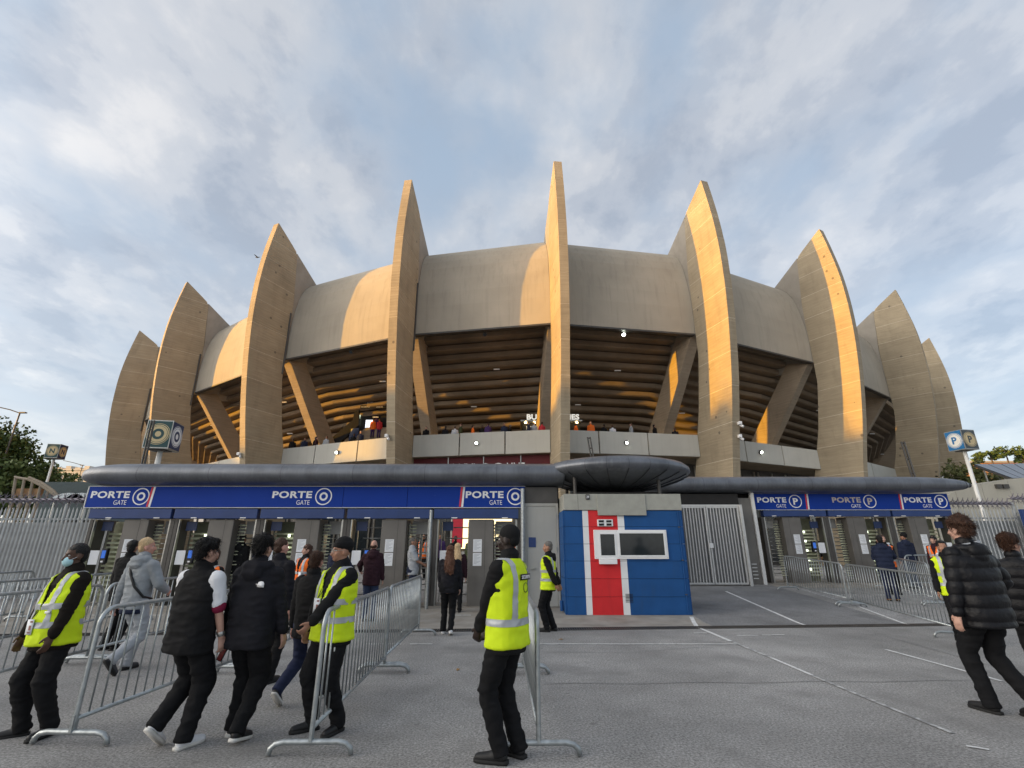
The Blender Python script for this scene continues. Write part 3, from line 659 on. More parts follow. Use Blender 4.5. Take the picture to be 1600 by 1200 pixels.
sign_board('entrance_sign', 'long blue sign with three white PORTE O emblems above the left turnstiles', 13.98, -12.1, .37, 2.69, 3.265, [-10.28, -4.81, -2.98, -1.44], [-10.36, -1.50],
           [(-12.0, 1.10, M_LETTER, M_LETTER), (-6.83, 1.13, M_LETTER, M_LETTER), (-1.32, 1.08, M_LETTER, M_LETTER)], 'O')
sign_board('entrance_sign', 'shorter blue sign with PORTE P emblems above the right turnstiles', 18.98, 9.33, 16.85, 2.985, 3.58, [11.34, 14.95], [11.30, 14.92],
           [(9.46, 1.12, M_LETTER, M_LETTER), (12.35, 1.10, M_LETTERG, M_LETTER), (15.13, 1.06, M_LETTER, M_LETTER)], 'P')
build(MB().box(9.24, 18.97, 2.97, 9.295, 19.2, 3.6), 'sign_end_board', M_POLE, [o for o in COL.objects if o.name.startswith('entrance_sign')][-1])

# ------------------------------------------------------------------ turnstiles
M_NOTE = M_PAPER
BAR = {}
def barmesh(length, r, m, key):
    k = (round(length, 3), r, key)
    if k not in BAR: BAR[k] = MB().tube([(0, 0, 0), (length, 0, 0)], r, 6).mesh(key, m, smooth=True)
    return BAR[k]
notelines = None
def make_turnstile(label, loc, W, Ht, mirror=False, open_=False, group='full height turnstiles under the entrance signs'):
    t = thing('turnstile', label, 'turnstile', loc, 0, group)
    mx = (lambda x: W - x) if mirror else (lambda x: x)
    def bx(x0, x1, y0, y1, z0, z1, name, m, parent=t, bevel=0):
        a, b = sorted((mx(x0), mx(x1))); return build(MB().box(a, y0, z0, b, y1, z1), name, m, parent, local=True, bevel=bevel)
    def hbar(x0, x1, y, z, r, name, m, parent=t):
        a, b = sorted((mx(x0), mx(x1))); o = obj(name, barmesh(b - a, r, m, name), parent); o.location = (a, y, z); return o
    bx(0, .09, 0, .5, 0, Ht, 'post', M_DGREY); bx(.094, .13, .02, .1, 0, Ht, 'door_jamb', M_STEEL); bx(W - .12, W - .012, 0, .5, 0, Ht, 'post', M_DGREY)
    bx(W - .175, W - .124, .03, .1, 0, Ht, 'door_jamb', M_STEEL)
    h = bx(.0, W - .09, -.10, .18, Ht + .02, Ht + .29, 'header', M_FASC, bevel=.01)
    for x in (.5, W - .55): bx(x, x + .16, -.112, -.1, Ht + .025, Ht + .05, 'status_lamp', M_LETTER)
    bx(.98, 1.68, -.02, .62, 0, Ht, 'casing', M_CASING, bevel=.015)
    bx(1.44, 1.445, -.0225, -.0205, .02, Ht - .02, 'casing_joint', M_DARK)
    for z in (1.02, 1.38):
        nb = bx(1.12, 1.36, -.026, -.0215, z, z + .335, 'notice', M_NOTE)
        mb = MB()
        for q in range(9):
            zz_ = z + .295 - q * .03; a, b = sorted((mx(1.15), mx(1.15 + .18 - .05 * ((q * 7) % 3)))); mb.box(a, -.0275, zz_, b, -.0262, zz_ + .009)
        build(mb, 'printed_lines', mat('notice_ink', (.36, .38, .42), .8), nb, local=True)
    # closed leaf of slats at the left
    bx(.14, .16, .55, .6, .05, Ht - .05, 'slat_frame', M_STEEL); bx(.92, .97, .55, .62, .05, Ht - .05, 'slat_frame', M_STEEL)
    if not open_: bx(.17, .91, .72, .75, .04, Ht - .03, 'back_sheet', mat('turnstile_back', (.26, .27, .19), .6, .1, var=.2))
    for k in range(0 if open_ else 14):
        z = .22 + k * .125; bx(.17, .91, .58, .66, z, z + .055, 'slat', M_SLAT)
    for k in range(0 if open_ else 5): bx(.60, .66, .50, .53, .42 + k * .34, .50 + k * .34, 'light_strip', M_TUBE)
    bx(.22, .52, .2, .22, 1.95, 2.2, 'info_screen', M_NAVY); bx(.19, .44, .06, .07, 1.05, 1.42, 'notice', M_NOTE)
    rd = bx(.54, .70, .0, .10, 1.08, 1.48, 'ticket_reader', M_BLK2, bevel=.01); bx(.57, .67, -.012, -.002, 1.22, 1.42, 'reader_screen', M_SCREEN, rd); bx(.59, .65, -.012, -.002, 1.11, 1.15, 'reader_light', M_LETTER, rd)
    if open_:
        for k in range(7): hbar(.30, .92, .60, .25 + k * .30, .018, 'rotor_arm', M_STEEL)
    # rotor and comb at the right
    cxr = 2.10; rt = build(MB().tube([(mx(cxr - .12), .75, .05), (mx(cxr - .12), .75, Ht - .03)], .045, 10), 'rotor_column', M_STEEL, t, local=True)
    for k in range(13):
        z = .30 + k * .145
        hbar(cxr - .50, cxr - .12, .70 + .012 * (k % 2), z, .018, 'rotor_arm', M_STEEL); hbar(cxr - .12, cxr + .10, .80, z + .05, .018, 'rotor_arm', M_STEEL)
    for k in range(22):
        z = .25 + k * .088; hbar(1.69, 1.69 + .22, .26 + .015 * (k % 3), z, .016, 'comb_bar', M_SLAT)
    bx(1.70, 1.73, .30, .55, .05, Ht - .1, 'comb_post', M_STEEL)
    bx(1.72, 2.22, .62, .9, Ht - .38, Ht - .02, 'rotor_housing', M_GATE)
    bx(.0, W, -.12, 1.0, -.12, .012, 'sill', M_APRON)
    return t
M_BLK2 = mat('reader_black', (.012, .012, .014), .5)
LB = ['leftmost turnstile bay under the left PORTE O emblem', 'second turnstile bay from the left, behind the man in the black gilet', 'turnstile bay under the middle PORTE O emblem',
      'fourth turnstile bay from the left, where the man in burgundy stands', 'turnstile bay next to the grey door, where the long-haired woman enters']
xl = [-11.93, -9.53, -7.1, -4.65, -2.2]; xr = xl[1:] + [.27]
for k in range(5): make_turnstile(LB[k], (xl[k], 14.1, gz(14.1) + .01), xr[k] - xl[k], 2.25, open_=k >= 3)
LR = ['right hand gate turnstile nearest the white vehicle gate', 'middle turnstile bay under the worn PORTE P lettering', 'rightmost turnstile bay beside the palisade fence']
xr_ = [9.55, 12.03, 14.5, 16.85]
for k in range(3): make_turnstile(LR[k], (xr_[k], 19.1, gz(19.1) + .01), xr_[k + 1] - xr_[k], 2.35, mirror=True)
# slim white posts beside the gates
tag(build(MB().tube([(-2.24, 13.75, gz(13.7)), (-2.24, 13.75, 2.6)], .045, 10), 'steel_post', M_GALV), 'slim pale steel post before the last left turnstile', 'post')
tag(build(MB().tube([(.30, 13.9, gz(13.9)), (.30, 13.9, 3.2)], .06, 10), 'steel_post', M_GALV), 'pale steel post between turnstiles and grey door', 'post')
tag(build(MB().box(9.12, 18.75, gz(18.7), 9.24, 18.9, 3.75), 'steel_post', M_POLE), 'tall white square post between vehicle gate and right turnstiles', 'post')
# dark lintel beams that close the space between signs and canopies
for a, b, y, z0, z1, lb in ((-12.1, 1.36, 14.35, 2.72, 3.32, 'dark steel lintel behind the long left sign'), (5.8, 17.0, 19.35, 3.0, 3.62, 'dark steel lintel behind the shorter right sign')):
    tag(build(MB().box(a, y, z0, b, y + .5, z1), 'lintel_beam', M_DARK), lb, 'beam')
tag(build(MB().box(8.55, 18.8, gz(18.8), 9.1, 19.6, 3.4), 'pillar', M_CASING), 'dark brown pillar between white gate and right turnstiles', 'pillar')

# ------------------------------------------------------------------ grey service door
t = thing('service_door', 'tall plain grey metal door left of the kiosk with small blue plate', 'door', (.8, 14, gz(14)))
z0 = gz(14) + .02
build(MB().box(.42, 14.0, z0, 1.24, 14.06, 2.72), 'door_leaf', M_DOOR, t, bevel=.006)
build(MB().box(.36, 13.98, z0, .415, 14.1, 2.8), 'jamb', M_DOOR, t); build(MB().box(1.245, 13.98, z0, 1.30, 14.1, 2.8), 'jamb', M_DOOR, t); build(MB().box(.415, 13.98, 2.725, 1.245, 14.1, 2.8), 'head', M_DOOR, t)
build(MB().box(.46, 13.985, 1.62, .66, 13.998, 1.88), 'blue_plate', M_FASC, t); build(MB().box(.5, 13.96, 1.05, .62, 13.998, 1.09), 'handle', M_STEEL, t)
build(MB().box(.36, 14.0, 2.81, 1.30, 14.1, 3.25), 'transom', M_DGREY, t)
for z in (.6, 1.5, 2.4): build(MB().box(1.225, 13.97, z, 1.26, 13.998, z + .12), 'hinge', M_STEEL, t)

# ------------------------------------------------------------------ kiosk
KX0, KX1, KY, KZ1 = 1.37, 4.39, 12.9, 2.53
t = thing('kiosk', 'blue kiosk with a red and white stripe and dark ticket windows', 'kiosk', (2.9, KY, gz(KY)))
build(MB().box(KX0 + .02, KY + .03, 0, KX1 - .02, KY + 2.2, KZ1), 'core', M_DARK, t)
def stripe_x(k, z): return [1.37, 1.825, 1.975, 2.73, 2.90, 4.39][k]
zc = [.05, .46, .875, 1.29, 1.70, 2.12, 2.53]; cols = [M_KBLUE, M_KWHITE, M_KRED, M_KWHITE, M_KBLUE]
WZ0, WZ1, WX0, WX1 = 1.34, 2.04, 2.09, 3.95
for a, b in zip(zc[:-1], zc[1:]):
    for k in range(5):
        x0, x1 = stripe_x(k, a), stripe_x(k + 1, a)
        g0 = .004; build(MB().box(x0 + .0012, KY, a + g0, x1 - .0012, KY + .06, b - g0), 'wall_course', cols[k], t)
    build(MB().box(KX0 - .0, KY + .004, a + .004, KX0 + .06, KY + 1.1, b - .004), 'wall_course', M_KBLUE, t) if False else build(MB().box(KX0 - .05, KY + .062, a + .004, KX0 + .0195, KY + 1.08, b - .004), 'wall_course', M_KBLUE, t)
    build(MB().box(KX1 - .0195, KY + .062, a + .004, KX1 + .05, KY + 2.2, b - .004), 'wall_course', M_KBLUE, t)
build(MB().box(KX0 - .02, KY - .035, 2.535, KX1 + .03, KY + 2.2, 2.945), 'fascia', M_KFASC, t, bevel=.008)
build(MB().box(2.22, KY - .07, 2.40, 3.48, KY - .036, 2.935), 'fascia_panel', M_KFASC, t, bevel=.006)
for x in (1.72,): build(MB().box(x, KY - .037, 2.54, x + .006, KY - .0355, 2.94), 'fascia_joint', M_DARK, t)
build(MB().box(1.93, KY - .06, 2.80, 2.03, KY - .037, 2.93), 'number_plate', M_BLK2, t); text('39', t, M_LETTER, 1.945, 2.83, .07, .07, KY - .0605)
# windows: white surround with two dark panes
w = build(MB().box(WX0, KY - .05, WZ0, WX1, KY + .01, WZ1), 'window_surround', M_WHITE, t, bevel=.005)
build(MB().box(2.25, KY - .056, 1.425, 2.61, KY - .051, 1.935), 'pane', M_GLASS, w); build(MB().box(2.74, KY - .056, 1.43, 3.86, KY - .051, 1.955), 'pane', M_GLASS, w)
for x0, x1, z0, z1 in ((2.22, 2.25, 1.40, 1.96), (2.61, 2.64, 1.40, 1.96), (2.25, 2.61, 1.936, 1.96), (2.25, 2.61, 1.40, 1.424)): build(MB().box(x0, KY - .066, z0, x1, KY - .0505, z1), 'pane_frame', M_KWHITE, w)
for x0, x1, z0, z1 in ((2.70, 2.739, 1.395, 1.99), (3.861, 3.90, 1.395, 1.99), (2.739, 3.861, 1.956, 1.99), (2.739, 3.861, 1.395, 1.429)): build(MB().box(x0, KY - .066, z0, x1, KY - .0505, z1), 'pane_frame', M_KWHITE, w)
build(MB().box(2.19, KY - .13, 1.22, 2.63, KY - .001, 1.335), 'counter_tray', M_KWHITE, t, bevel=.006)
vb = build(MB().box(2.20, KY - .05, 2.13, 2.60, KY - .001, 2.30), 'speaker_box', M_KWHITE, t, bevel=.006)
for x in (2.235, 2.43): 
    for z in (2.145, 2.225): build(MB().box(x, KY - .058, z, x + .13, KY - .0505, z + .055), 'grille', M_BLK2, vb)
for k in range(6): build(MB().box(2.80, KY - .012, .34 + k * .035, 2.98, KY - .001, .352 + k * .035), 'vent_slat', M_BLK2, t)
build(MB().tube([(4.30, KY - .02, .06), (4.30, KY - .02, 2.5)], .012, 6), 'cable_conduit', M_KBLUE, t)
for z in (.5, 1.3, 2.1): build(MB().box(4.275, KY - .035, z, 4.325, KY - .001, z + .025), 'conduit_clip', M_DGREY, t)
for x in (2.12, 2.67, 3.92):
    for z in (1.37, 2.01): build(MB().tube([(x, KY - .058, z), (x, KY - .0495, z)], .008, 6), 'screw', M_STEEL, t)
build(MB().tube([(1.26, 13.3, .1), (1.26, 13.3, .34)], .045, 8), 'standpipe', M_KBLUE, t)

# ------------------------------------------------------------------ white vehicle gate
t = thing('vehicle_gate', 'tall pale grey barred vehicle gate of two leaves right of the kiosk', 'gate', (7.35, 18.4, gz(18.4)))
gz0 = gz(18.4) + .05; GT = 3.05
build(MB().box(6.2, 18.50, gz0 - .03, 8.52, 18.53, GT), 'back_sheet', M_GATEB, t)
for a, b in ((6.22, 7.18), (7.21, 8.40)):
    lf = MB(); lf.box(a, 18.37, gz0, a + .05, 18.43, GT); lf.box(b - .05, 18.37, gz0, b, 18.43, GT); lf.box(a + .05, 18.372, GT - .05, b - .05, 18.428, GT); lf.box(a + .05, 18.372, gz0, b - .05, 18.428, gz0 + .06)
    lo = build(lf, 'leaf', M_GATE, t); n = int(round((b - a - .1) / .105)); step = (b - a - .1) / n
    me = MB().box(-.016, -.022, gz0 + .062, .016, .022, GT - .052).mesh('bar', M_GATE)
    for k in range(1, n): o = obj('bar', me, lo); o.location = (a + .05 + k * step, 18.4, 0)
    for o in lo.children: o.location = Vector(o.location) - Vector((wloc(lo).x, wloc(lo).y, wloc(lo).z))
build(MB().box(7.16, 18.34, 1.60, 7.30, 18.368, 1.76), 'lock', M_WHITE, t)
build(MB().box(8.43, 18.3, gz0 - .05, 8.52, 18.45, 3.12), 'gate_post', M_GATE, t); build(MB().box(6.08, 18.3, gz0 - .05, 6.19, 18.45, 3.12), 'gate_post', M_GATE, t)
build(MB().box(6.2, 18.45, 3.06, 8.5, 18.6, 3.13), 'head_rail', M_GATE, t)
for x in (8.6,): 
    for k in range(5): build(MB().box(x + .02, 18.42 + .0, .55 + k * .12, x + .2, 18.44, .58 + k * .12), 'side_bracket', M_GATE, t)
tag(build(MB().box(5.9, 18.7, 3.10, 8.6, 19.1, 3.55), 'lintel_beam', M_DARK), 'dark beam over the white vehicle gate', 'beam')

# ------------------------------------------------------------------ palisade fences
def palisade(label, xa, ya, xb, yb, zt, spacing=.17, rake=0.0):
    L_ = math.hypot(xb - xa, yb - ya); ang = math.atan2(yb - ya, xb - xa)
    t = thing('palisade_fence', label, 'fence', (xa, ya, gz(ya)), ang); h = zt - gz(ya)
    for z in (.35, h - .38): build(MB().box(0, .025, z, L_, .065, z + .06), 'rail', M_FENCE, t, local=True)
    me = MB().loft([[(-.04, 0, .05), (-.01, -.018, .05), (.02, 0, .05), (-.01, .012, .05)], [(-.04, 0, h - .1), (-.01, -.018, h - .1), (.02, 0, h - .1), (-.01, .012, h - .1)], [(-.012, -.005, h), (-.01, -.006, h), (-.008, -.005, h), (-.01, -.004, h)]]).mesh('pale', M_FENCE)
    n = int(L_ / spacing)
    for k in range(n): o = obj('pale', me, t); o.location = (k * spacing + .06, 0, 0)
    for k in range(int(L_ / 2.6) + 1): build(MB().tube([(k * 2.6 + .02, .13, 0), (k * 2.6 + .02, .13, h + .1)], .055, 8), 'fence_post', M_FENCE, t, local=True)
    # rotating spike bar along the top
    build(MB().tube([(0, .08, h + .22), (L_, .08, h + .22)], .05, 8), 'spike_bar', M_SPIKE, t, local=True)
    mb = MB(); 
    for k in range(int(L_ / .07)):
        x = k * .07
        for q in range(3):
            a = q * 2.094 + k * .7; mb.tube([(x, .08, h + .22), (x + .05, .08 + .24 * math.cos(a), h + .22 + .24 * math.sin(a))], [.022, .005], 4)
    o = build(mb, 'spike', M_SPIKE, t, local=True); o['kind'] = 'stuff'
    build(MB().box(0, .06, .06, L_, .075, h - .45), 'mesh_backing', mat('fence_backing', (.33, .345, .355), .6, .3, var=.15), t, local=True)
    return t
palisade('grey steel palisade fence with spiked top left of the turnstiles', -21.5, 15.3, -12.15, 15.0, 2.78, .125)
palisade('grey steel palisade fence with spiked top right of the turnstiles', 16.95, 19.4, 19.9, 19.6, 3.05, .155)
tag(build(MB().box(19.55, 19.0, .35, 24, 19.12, 3.0), 'hoarding_panel', M_FASC), 'solid dark blue hoarding at the far right edge', 'hoarding')
palisade('pale spiked fence behind the dark blue hoarding', 20.0, 19.6, 26, 20.2, 3.25, .3)

# lit stall and red banner in the courtyard
t = thing('snack_stall', 'small warmly lit stall in the courtyard seen through the last turnstile', 'stall', (-1.9, 27.5, .4))
build(MB().box(-3.4, 27.5, .4, .2, 29.5, 3.6), 'booth', M_DGREY, t); build(MB().box(-3.2, 27.44, 1.5, 0, 27.497, 3.1), 'lit_front', mat('stall_front', (.6, .5, .3), .6, emit=((1, .78, .40), 1.6)), t)
build(MB().box(-3.4, 27.3, .4, .2, 27.43, 1.4), 'counter', M_DOOR, t)
t = thing('feather_banner', 'tall red banner in the courtyard behind the turnstiles', 'banner', (-2.6, 24.0, .4))
build(MB().box(-2.85, 24, 1.6, -2.35, 24.03, 3.6), 'banner_cloth', M_RED, t); build(MB().tube([(-2.9, 24.02, .4), (-2.9, 24.02, 3.7)], .03, 6), 'pole', M_STEEL, t)

# ------------------------------------------------------------------ crowd barriers
_bar = {}
def barrier(label, xa, ya, xb, yb, H=1.08, group='galvanised crowd barriers in rows before the gates'):
    L_ = math.hypot(xb - xa, yb - ya); ang = math.atan2(yb - ya, xb - xa); za, zb = gz(ya), gz(yb); sl = (zb - za)
    t = thing('crowd_barrier', label, 'barrier', (xa, ya, za), ang, group)
    t.rotation_euler = (0, -math.atan2(sl, L_), ang)
    r = .021; z0 = .20
    path = []
    def arc(cx, cz, rad, a0, a1, n=5): return [(cx + rad * math.cos(a0 + (a1 - a0) * k / n), 0, cz + rad * math.sin(a0 + (a1 - a0) * k / n)) for k in range(n + 1)]
    path = [(0, 0, .10), (0, 0, z0)] + arc(.14, H - .14, .14, math.pi, math.pi / 2) + arc(L_ - .14, H - .14, .14, math.pi / 2, 0) + [(L_, 0, z0), (L_, 0, .10)]
    mb = MB().tube(path, r, 8); mb.tube([(r * .5, 0, z0), (L_ - r * .5, 0, z0)], r * .95, 8)
    build(mb, 'frame', M_GALV, t, smooth=True, local=True)
    n = max(6, int(round(L_ / .13))); k_ = round(H, 2)
    if k_ not in _bar: _bar[k_] = MB().tube([(0, 0, z0 + .008), (0, 0, H - .012)], .0085, 6).mesh('bar', M_GALV, smooth=True)
    for k in range(1, n): o = obj('bar', _bar[k_], t); o.location = (k * L_ / n, 0, 0)
    if 'foot' not in _bar: _bar['foot'] = MB().tube([(0, -.335, .012), (0, -.325, .055), (0, -.285, .088), (0, -.22, .10), (0, .22, .10), (0, .285, .088), (0, .325, .055), (0, .335, .012)], .0235, 8).mesh('foot', M_GALV, smooth=True)
    for x in (.002, L_ - .002): o = obj('foot', _bar['foot'], t); o.location = (x, 0, 0)
    cl = MB(); cl.box(-.03, -.012, z0 - .10, .03, .012, z0 + .03); build(cl, 'hook_plate', M_GALV, t, local=True)
    return t
barrier('nearest left crowd barrier beside the masked steward, its foot towards the camera', -3.82, 4.92, -3.70, 7.35)
barrier('second barrier of the left lane, behind the man in the black gilet', -3.69, 7.45, -3.60, 9.95)
barrier('crowd barrier right in front of the steward in the black beanie', -1.66, 4.70, -1.74, 7.42)
barrier('barrier joined behind the beanie steward\'s one, reaching towards the turnstiles', -1.76, 7.52, -1.82, 10.35)
barrier('edge-on barrier right of the tall steward seen from behind', .22, 4.68, .16, 7.35)
barrier('far edge-on barrier continuing beyond the tall steward', .15, 7.45, .10, 9.95)
barrier('barrier of the far left lane behind the masked steward', -6.15, 5.35, -6.2, 7.9)
barrier('barrier of the far left lane beside the blond man in grey', -6.21, 8.0, -6.3, 10.5)
barrier('left background barrier, second row from the blond man', -8.35, 7.2, -8.5, 9.8)
barrier('left background barrier near the fence, farther end of the second row', -8.52, 9.9, -8.7, 12.3)
barrier('leftmost background barrier close to the palisade fence', -10.9, 9.6, -11.3, 12.2)
barrier('right lane barrier starting beside the white square post', 9.18, 17.3, 9.12, 14.25)
barrier('right lane barrier in front of the navy-jacketed man with tan shoes', 9.10, 14.05, 8.35, 10.1)
barrier('inner right barrier behind the navy-jacketed man', 12.75, 17.7, 11.55, 14.3)
barrier('short barrier before the woman in the orange vest at right', 13.5, 17.55, 15.6, 17.7)
barrier('right barrier beside the yellow-vested steward half hidden by the puffer jacket', 11.45, 14.1, 10.35, 11.2)

# ------------------------------------------------------------------ lettered cube signs on poles
def disc(cx, cz, y, r, rz, thick=.004, n=36):
    cr, sr = math.cos(rz), math.sin(rz); pr = [(math.cos(2 * math.pi * k / n) * r, math.sin(2 * math.pi * k / n) * r) for k in range(n)]
    return MB().prism(pr, lambda p, s: (cx + p[0] * cr + s * thick * sr, y + p[0] * sr - s * thick * cr, cz + p[1]))
def cube_sign(name, label, c, size, rz, faces, letter, zb, pr=.085):
    t = thing('cube_sign', label, 'sign', (c[0], c[1], zb)); h = size / 2; M = Matrix.Rotation(rz, 3, 'Z')
    hx = h * .82; mb = MB().box(-hx, -hx, -h, hx, hx, h); mb.v = [tuple(M @ Vector(p) + Vector(c)) for p in mb.v]; build(mb, 'cube_core', M_STEEL, t)
    build(MB().tube([(c[0], c[1], zb), (c[0], c[1], c[2] - h)], pr, 12), 'pole', M_POLE, t, smooth=True)
    build(MB().box(c[0] - h * .5, c[1] - h * .5, c[2] - h - .03, c[0] + h * .5, c[1] + h * .5, c[2] - h - .002), 'pole_head', M_DGREY, t)
    for frz, bgm, dm, lm in faces:
        a = rz + frz; n = Vector((math.sin(a), -math.cos(a))); ax = Vector((math.cos(a), math.sin(a)))
        f = Vector((c[0], c[1])) + n * (hx + .004); g = h - .035; gx = hx - .03
        pl = MB().prism([(-gx, -g), (gx, -g), (gx, g), (-gx, g)], lambda p, s: (f.x + ax.x * p[0] + n.x * s * .006, f.y + ax.y * p[0] + n.y * s * .006, c[2] + p[1])); fo = build(pl, 'face_panel', bgm, t)
        f2 = f + n * .0065
        build(disc(f2.x, c[2], f2.y, size * .335, a), 'emblem_disc', dm, fo)
        build(ring_mb(f2.x, c[2], f2.y, size * .362, size * .378, rz=a), 'emblem_ring', dm, fo)
        f3 = f2 + n * .0045
        if letter == 'O': build(ring_mb(f3.x, c[2], f3.y, size * .10, size * .19, rz=a), 'letter_o', lm, fo)
        else:
            wq, hq = (.24, .36) if letter == 'P' else (.32, .34)
            q = f3 - ax * (size * wq / 2); tx = text(letter, t, lm, q.x, c[2] - size * hq / 2, size * wq, size * hq, q.y, rz=a, off=.035, name='letter')
        ol = ring_mb(f3.x, c[2], f3.y, size * .285, size * .297, rz=a); build(ol, 'inner_ring', lm, fo)
    return t
cube_sign('cube_sign', 'cube sign with PORTE O emblem on a white pole above the left canopy', tuple(at(256, 682, 16.6)), .98, R(11), [(0, M_GREEN, M_CREAM, M_GREEN), (R(90), M_NAVY, M_LETTER, M_NAVY)], 'O', gz(16.6))
cube_sign('cube_sign', 'blue cube sign with letter P on a white pole at the right', tuple(at(1502, 689, 24)), 1.0, R(10), [(R(-90), M_TEAL, M_PALEC, M_TEAL), (0, M_GREYC, M_CREAM, M_GREYC)], 'P', .4)
cube_sign('cube_sign', 'small dark cube sign with letter N on a white pole at far left', tuple(at(88, 706, 37)), 1.08, R(11), [(0, M_GREEN, M_CREAM, M_GREEN), (R(90), M_NAVY, M_CREAM, M_NAVY)], 'N', .4)
# dark slim poles folded on the canopy / stadium front
for (x0, y0, x1, y1, Y, lb) in ((222, 722, 237, 657, 15.0, 'dark slanting double pole at the left of the O cube sign'), (924, 718, 918, 683, 30, 'thin dark aerial pole rising behind the round canopy'), (1425, 745, 1408, 690, 26, 'dark slanting pole in front of a right hand fin')):
    a, b = at(x0, y0, Y), at(x1, y1, Y); d = (b - a); t = thing('slim_pole', lb, 'pole', a - Vector((0, 0, .3)))
    rr = .03 if Y < 20 else .05
    build(MB().tube([a - d * .15, b], rr, 6), 'rod', M_DGREY, t); o = Vector((.09 if Y < 20 else .16, 0, 0)); build(MB().tube([a - d * .15 + o, b + o], rr, 6), 'rod', M_DGREY, t)
    for f in (.1, .5, .95): build(MB().tube([a + d * f, a + d * f + o], rr * .8, 5), 'clamp', M_DGREY, t)

# ------------------------------------------------------------------ background left and right
def leafmat(name, c0, c1):
    m = bpy.data.materials.new(name); m.use_nodes = True; n = m.node_tree.nodes; l = m.node_tree.links; b = n['Principled BSDF']; b.inputs['Roughness'].default_value = .65; b.inputs['Specular IOR Level'].default_value = .25
    g = n.new('ShaderNodeNewGeometry'); r = n.new('ShaderNodeMix'); r.data_type = 'RGBA'; l.new(g.outputs['Random Per Island'], r.inputs[0]); r.inputs[6].default_value = (*c0, 1); r.inputs[7].default_value = (*c1, 1)
    l.new(r.outputs[2], b.inputs['Base Color']); return m
LEAF1 = leafmat('leaf_dark', (.035, .06, .016), (.11, .15, .045)); LEAF2 = leafmat('leaf_mid', (.04, .075, .018), (.11, .15, .045)); LEAF3 = leafmat('leaf_olive', (.08, .095, .035), (.17, .18, .075))
BARK = mat('bark', (.10, .075, .055), .9, var=.3, scale=4, bump=.4, bscale=20)
def leaves(ells, n, size, clump=.55):
    V = []; F = []
    tot = sum(e[1][0] * e[1][1] * e[1][2] for e in ells); 
    for c, rad in ells:
        k = max(30, int(n * rad[0] * rad[1] * rad[2] / tot)); nc = max(8, k // 45)
        d = rng.normal(size=(nc, 3)); d /= np.linalg.norm(d, axis=1)[:, None]; cc = d * (rng.random((nc, 1)) ** .35)
        pick = rng.integers(0, nc, k); p = cc[pick] + rng.normal(size=(k, 3)) * .17
        p = p * np.array(rad) + np.array(c)
        a = rng.normal(size=(k, 3)); a /= np.linalg.norm(a, axis=1)[:, None]; b = np.cross(a, rng.normal(size=(k, 3))); b /= np.linalg.norm(b, axis=1)[:, None]
        s = size * (.6 + .8 * rng.random((k, 1)))
        q = np.stack([p - a * s * .5, p + b * s * .32, p + a * s * .5, p - b * s * .32], 1).reshape(-1, 3); o = len(V)
        V.extend(map(tuple, q)); F.extend([(o + 4 * i, o + 4 * i + 1, o + 4 * i + 2, o + 4 * i + 3) for i in range(k)])
    return V, F
def fast_mesh(name, V, F, m, off):
    me = bpy.data.meshes.new(name); A = np.array(V, dtype=float) - np.array(off); me.from_pydata(A.tolist(), [], F); me.materials.append(m); return me
def tree(name, label, cat, base, trunk_h, ells, n, size, lm, tr=.22, group=None):
    t = thing(name, label, cat, base, 0, group); b = Vector(base)
    if trunk_h:
        mb = MB().tube([b, b + Vector((.1, 0, trunk_h * .5)), b + Vector((0, .1, trunk_h))], [tr, tr * .8, tr * .6], 8)
        for c, rad in ells[:7]: mb.tube([b + Vector((0, .05, trunk_h * .85)), (b + Vector((0, 0, trunk_h))).lerp(Vector(c), .5), Vector(c)], [tr * .5, tr * .3, tr * .1], 5)
        build(mb, 'trunk', BARK, t)
    V, F = leaves(ells, n, size); obj('crown', fast_mesh('crown', V, F, lm, base), t); return t
def E(px, py, Y, rx, ry, rz): return (tuple(at(px, py, Y)), (rx, ry, rz))
tree('leafy_tree', 'big dark green leafy tree behind the fence at far left', 'tree', (-47.5, 44, .4), 4, [E(8, 728, 44, 3.4, 3, 2.6), E(-35, 712, 44, 3.6, 3, 3.2), E(38, 745, 43, 2.4, 2.4, 2.0), E(22, 706, 44, 2.6, 2.4, 1.9), E(2, 700, 44, 2.4, 2.4, 1.8), E(-20, 760, 43, 4, 3, 2.4), E(48, 765, 43, 2.2, 2, 1.6), E(10, 780, 42, 3.4, 2.6, 1.6)], 13000, .36, LEAF1, .35)
tree('leafy_tree', 'low green tree row end between left tree and N sign', 'tree', (-58, 62, .4), 2.5, [E(72, 748, 62, 3.4, 3, 1.5), E(88, 752, 62, 2.6, 2.5, 1.3), E(60, 755, 62, 2.4, 2.5, 1.8)], 1800, .42, LEAF2)
tree('hillside_shrub', 'olive green shrubs on the bank beneath the solar panels', 'shrub', (38.0, 37, .4), 0, [E(1520, 752, 37, 1.6, 2, 1.1), E(1538, 756, 37, 1.6, 2, .9), E(1552, 760, 37, 1.4, 2, .7), E(1508, 745, 38, 1.2, 1.6, 1.3)], 2600, .24, LEAF3)
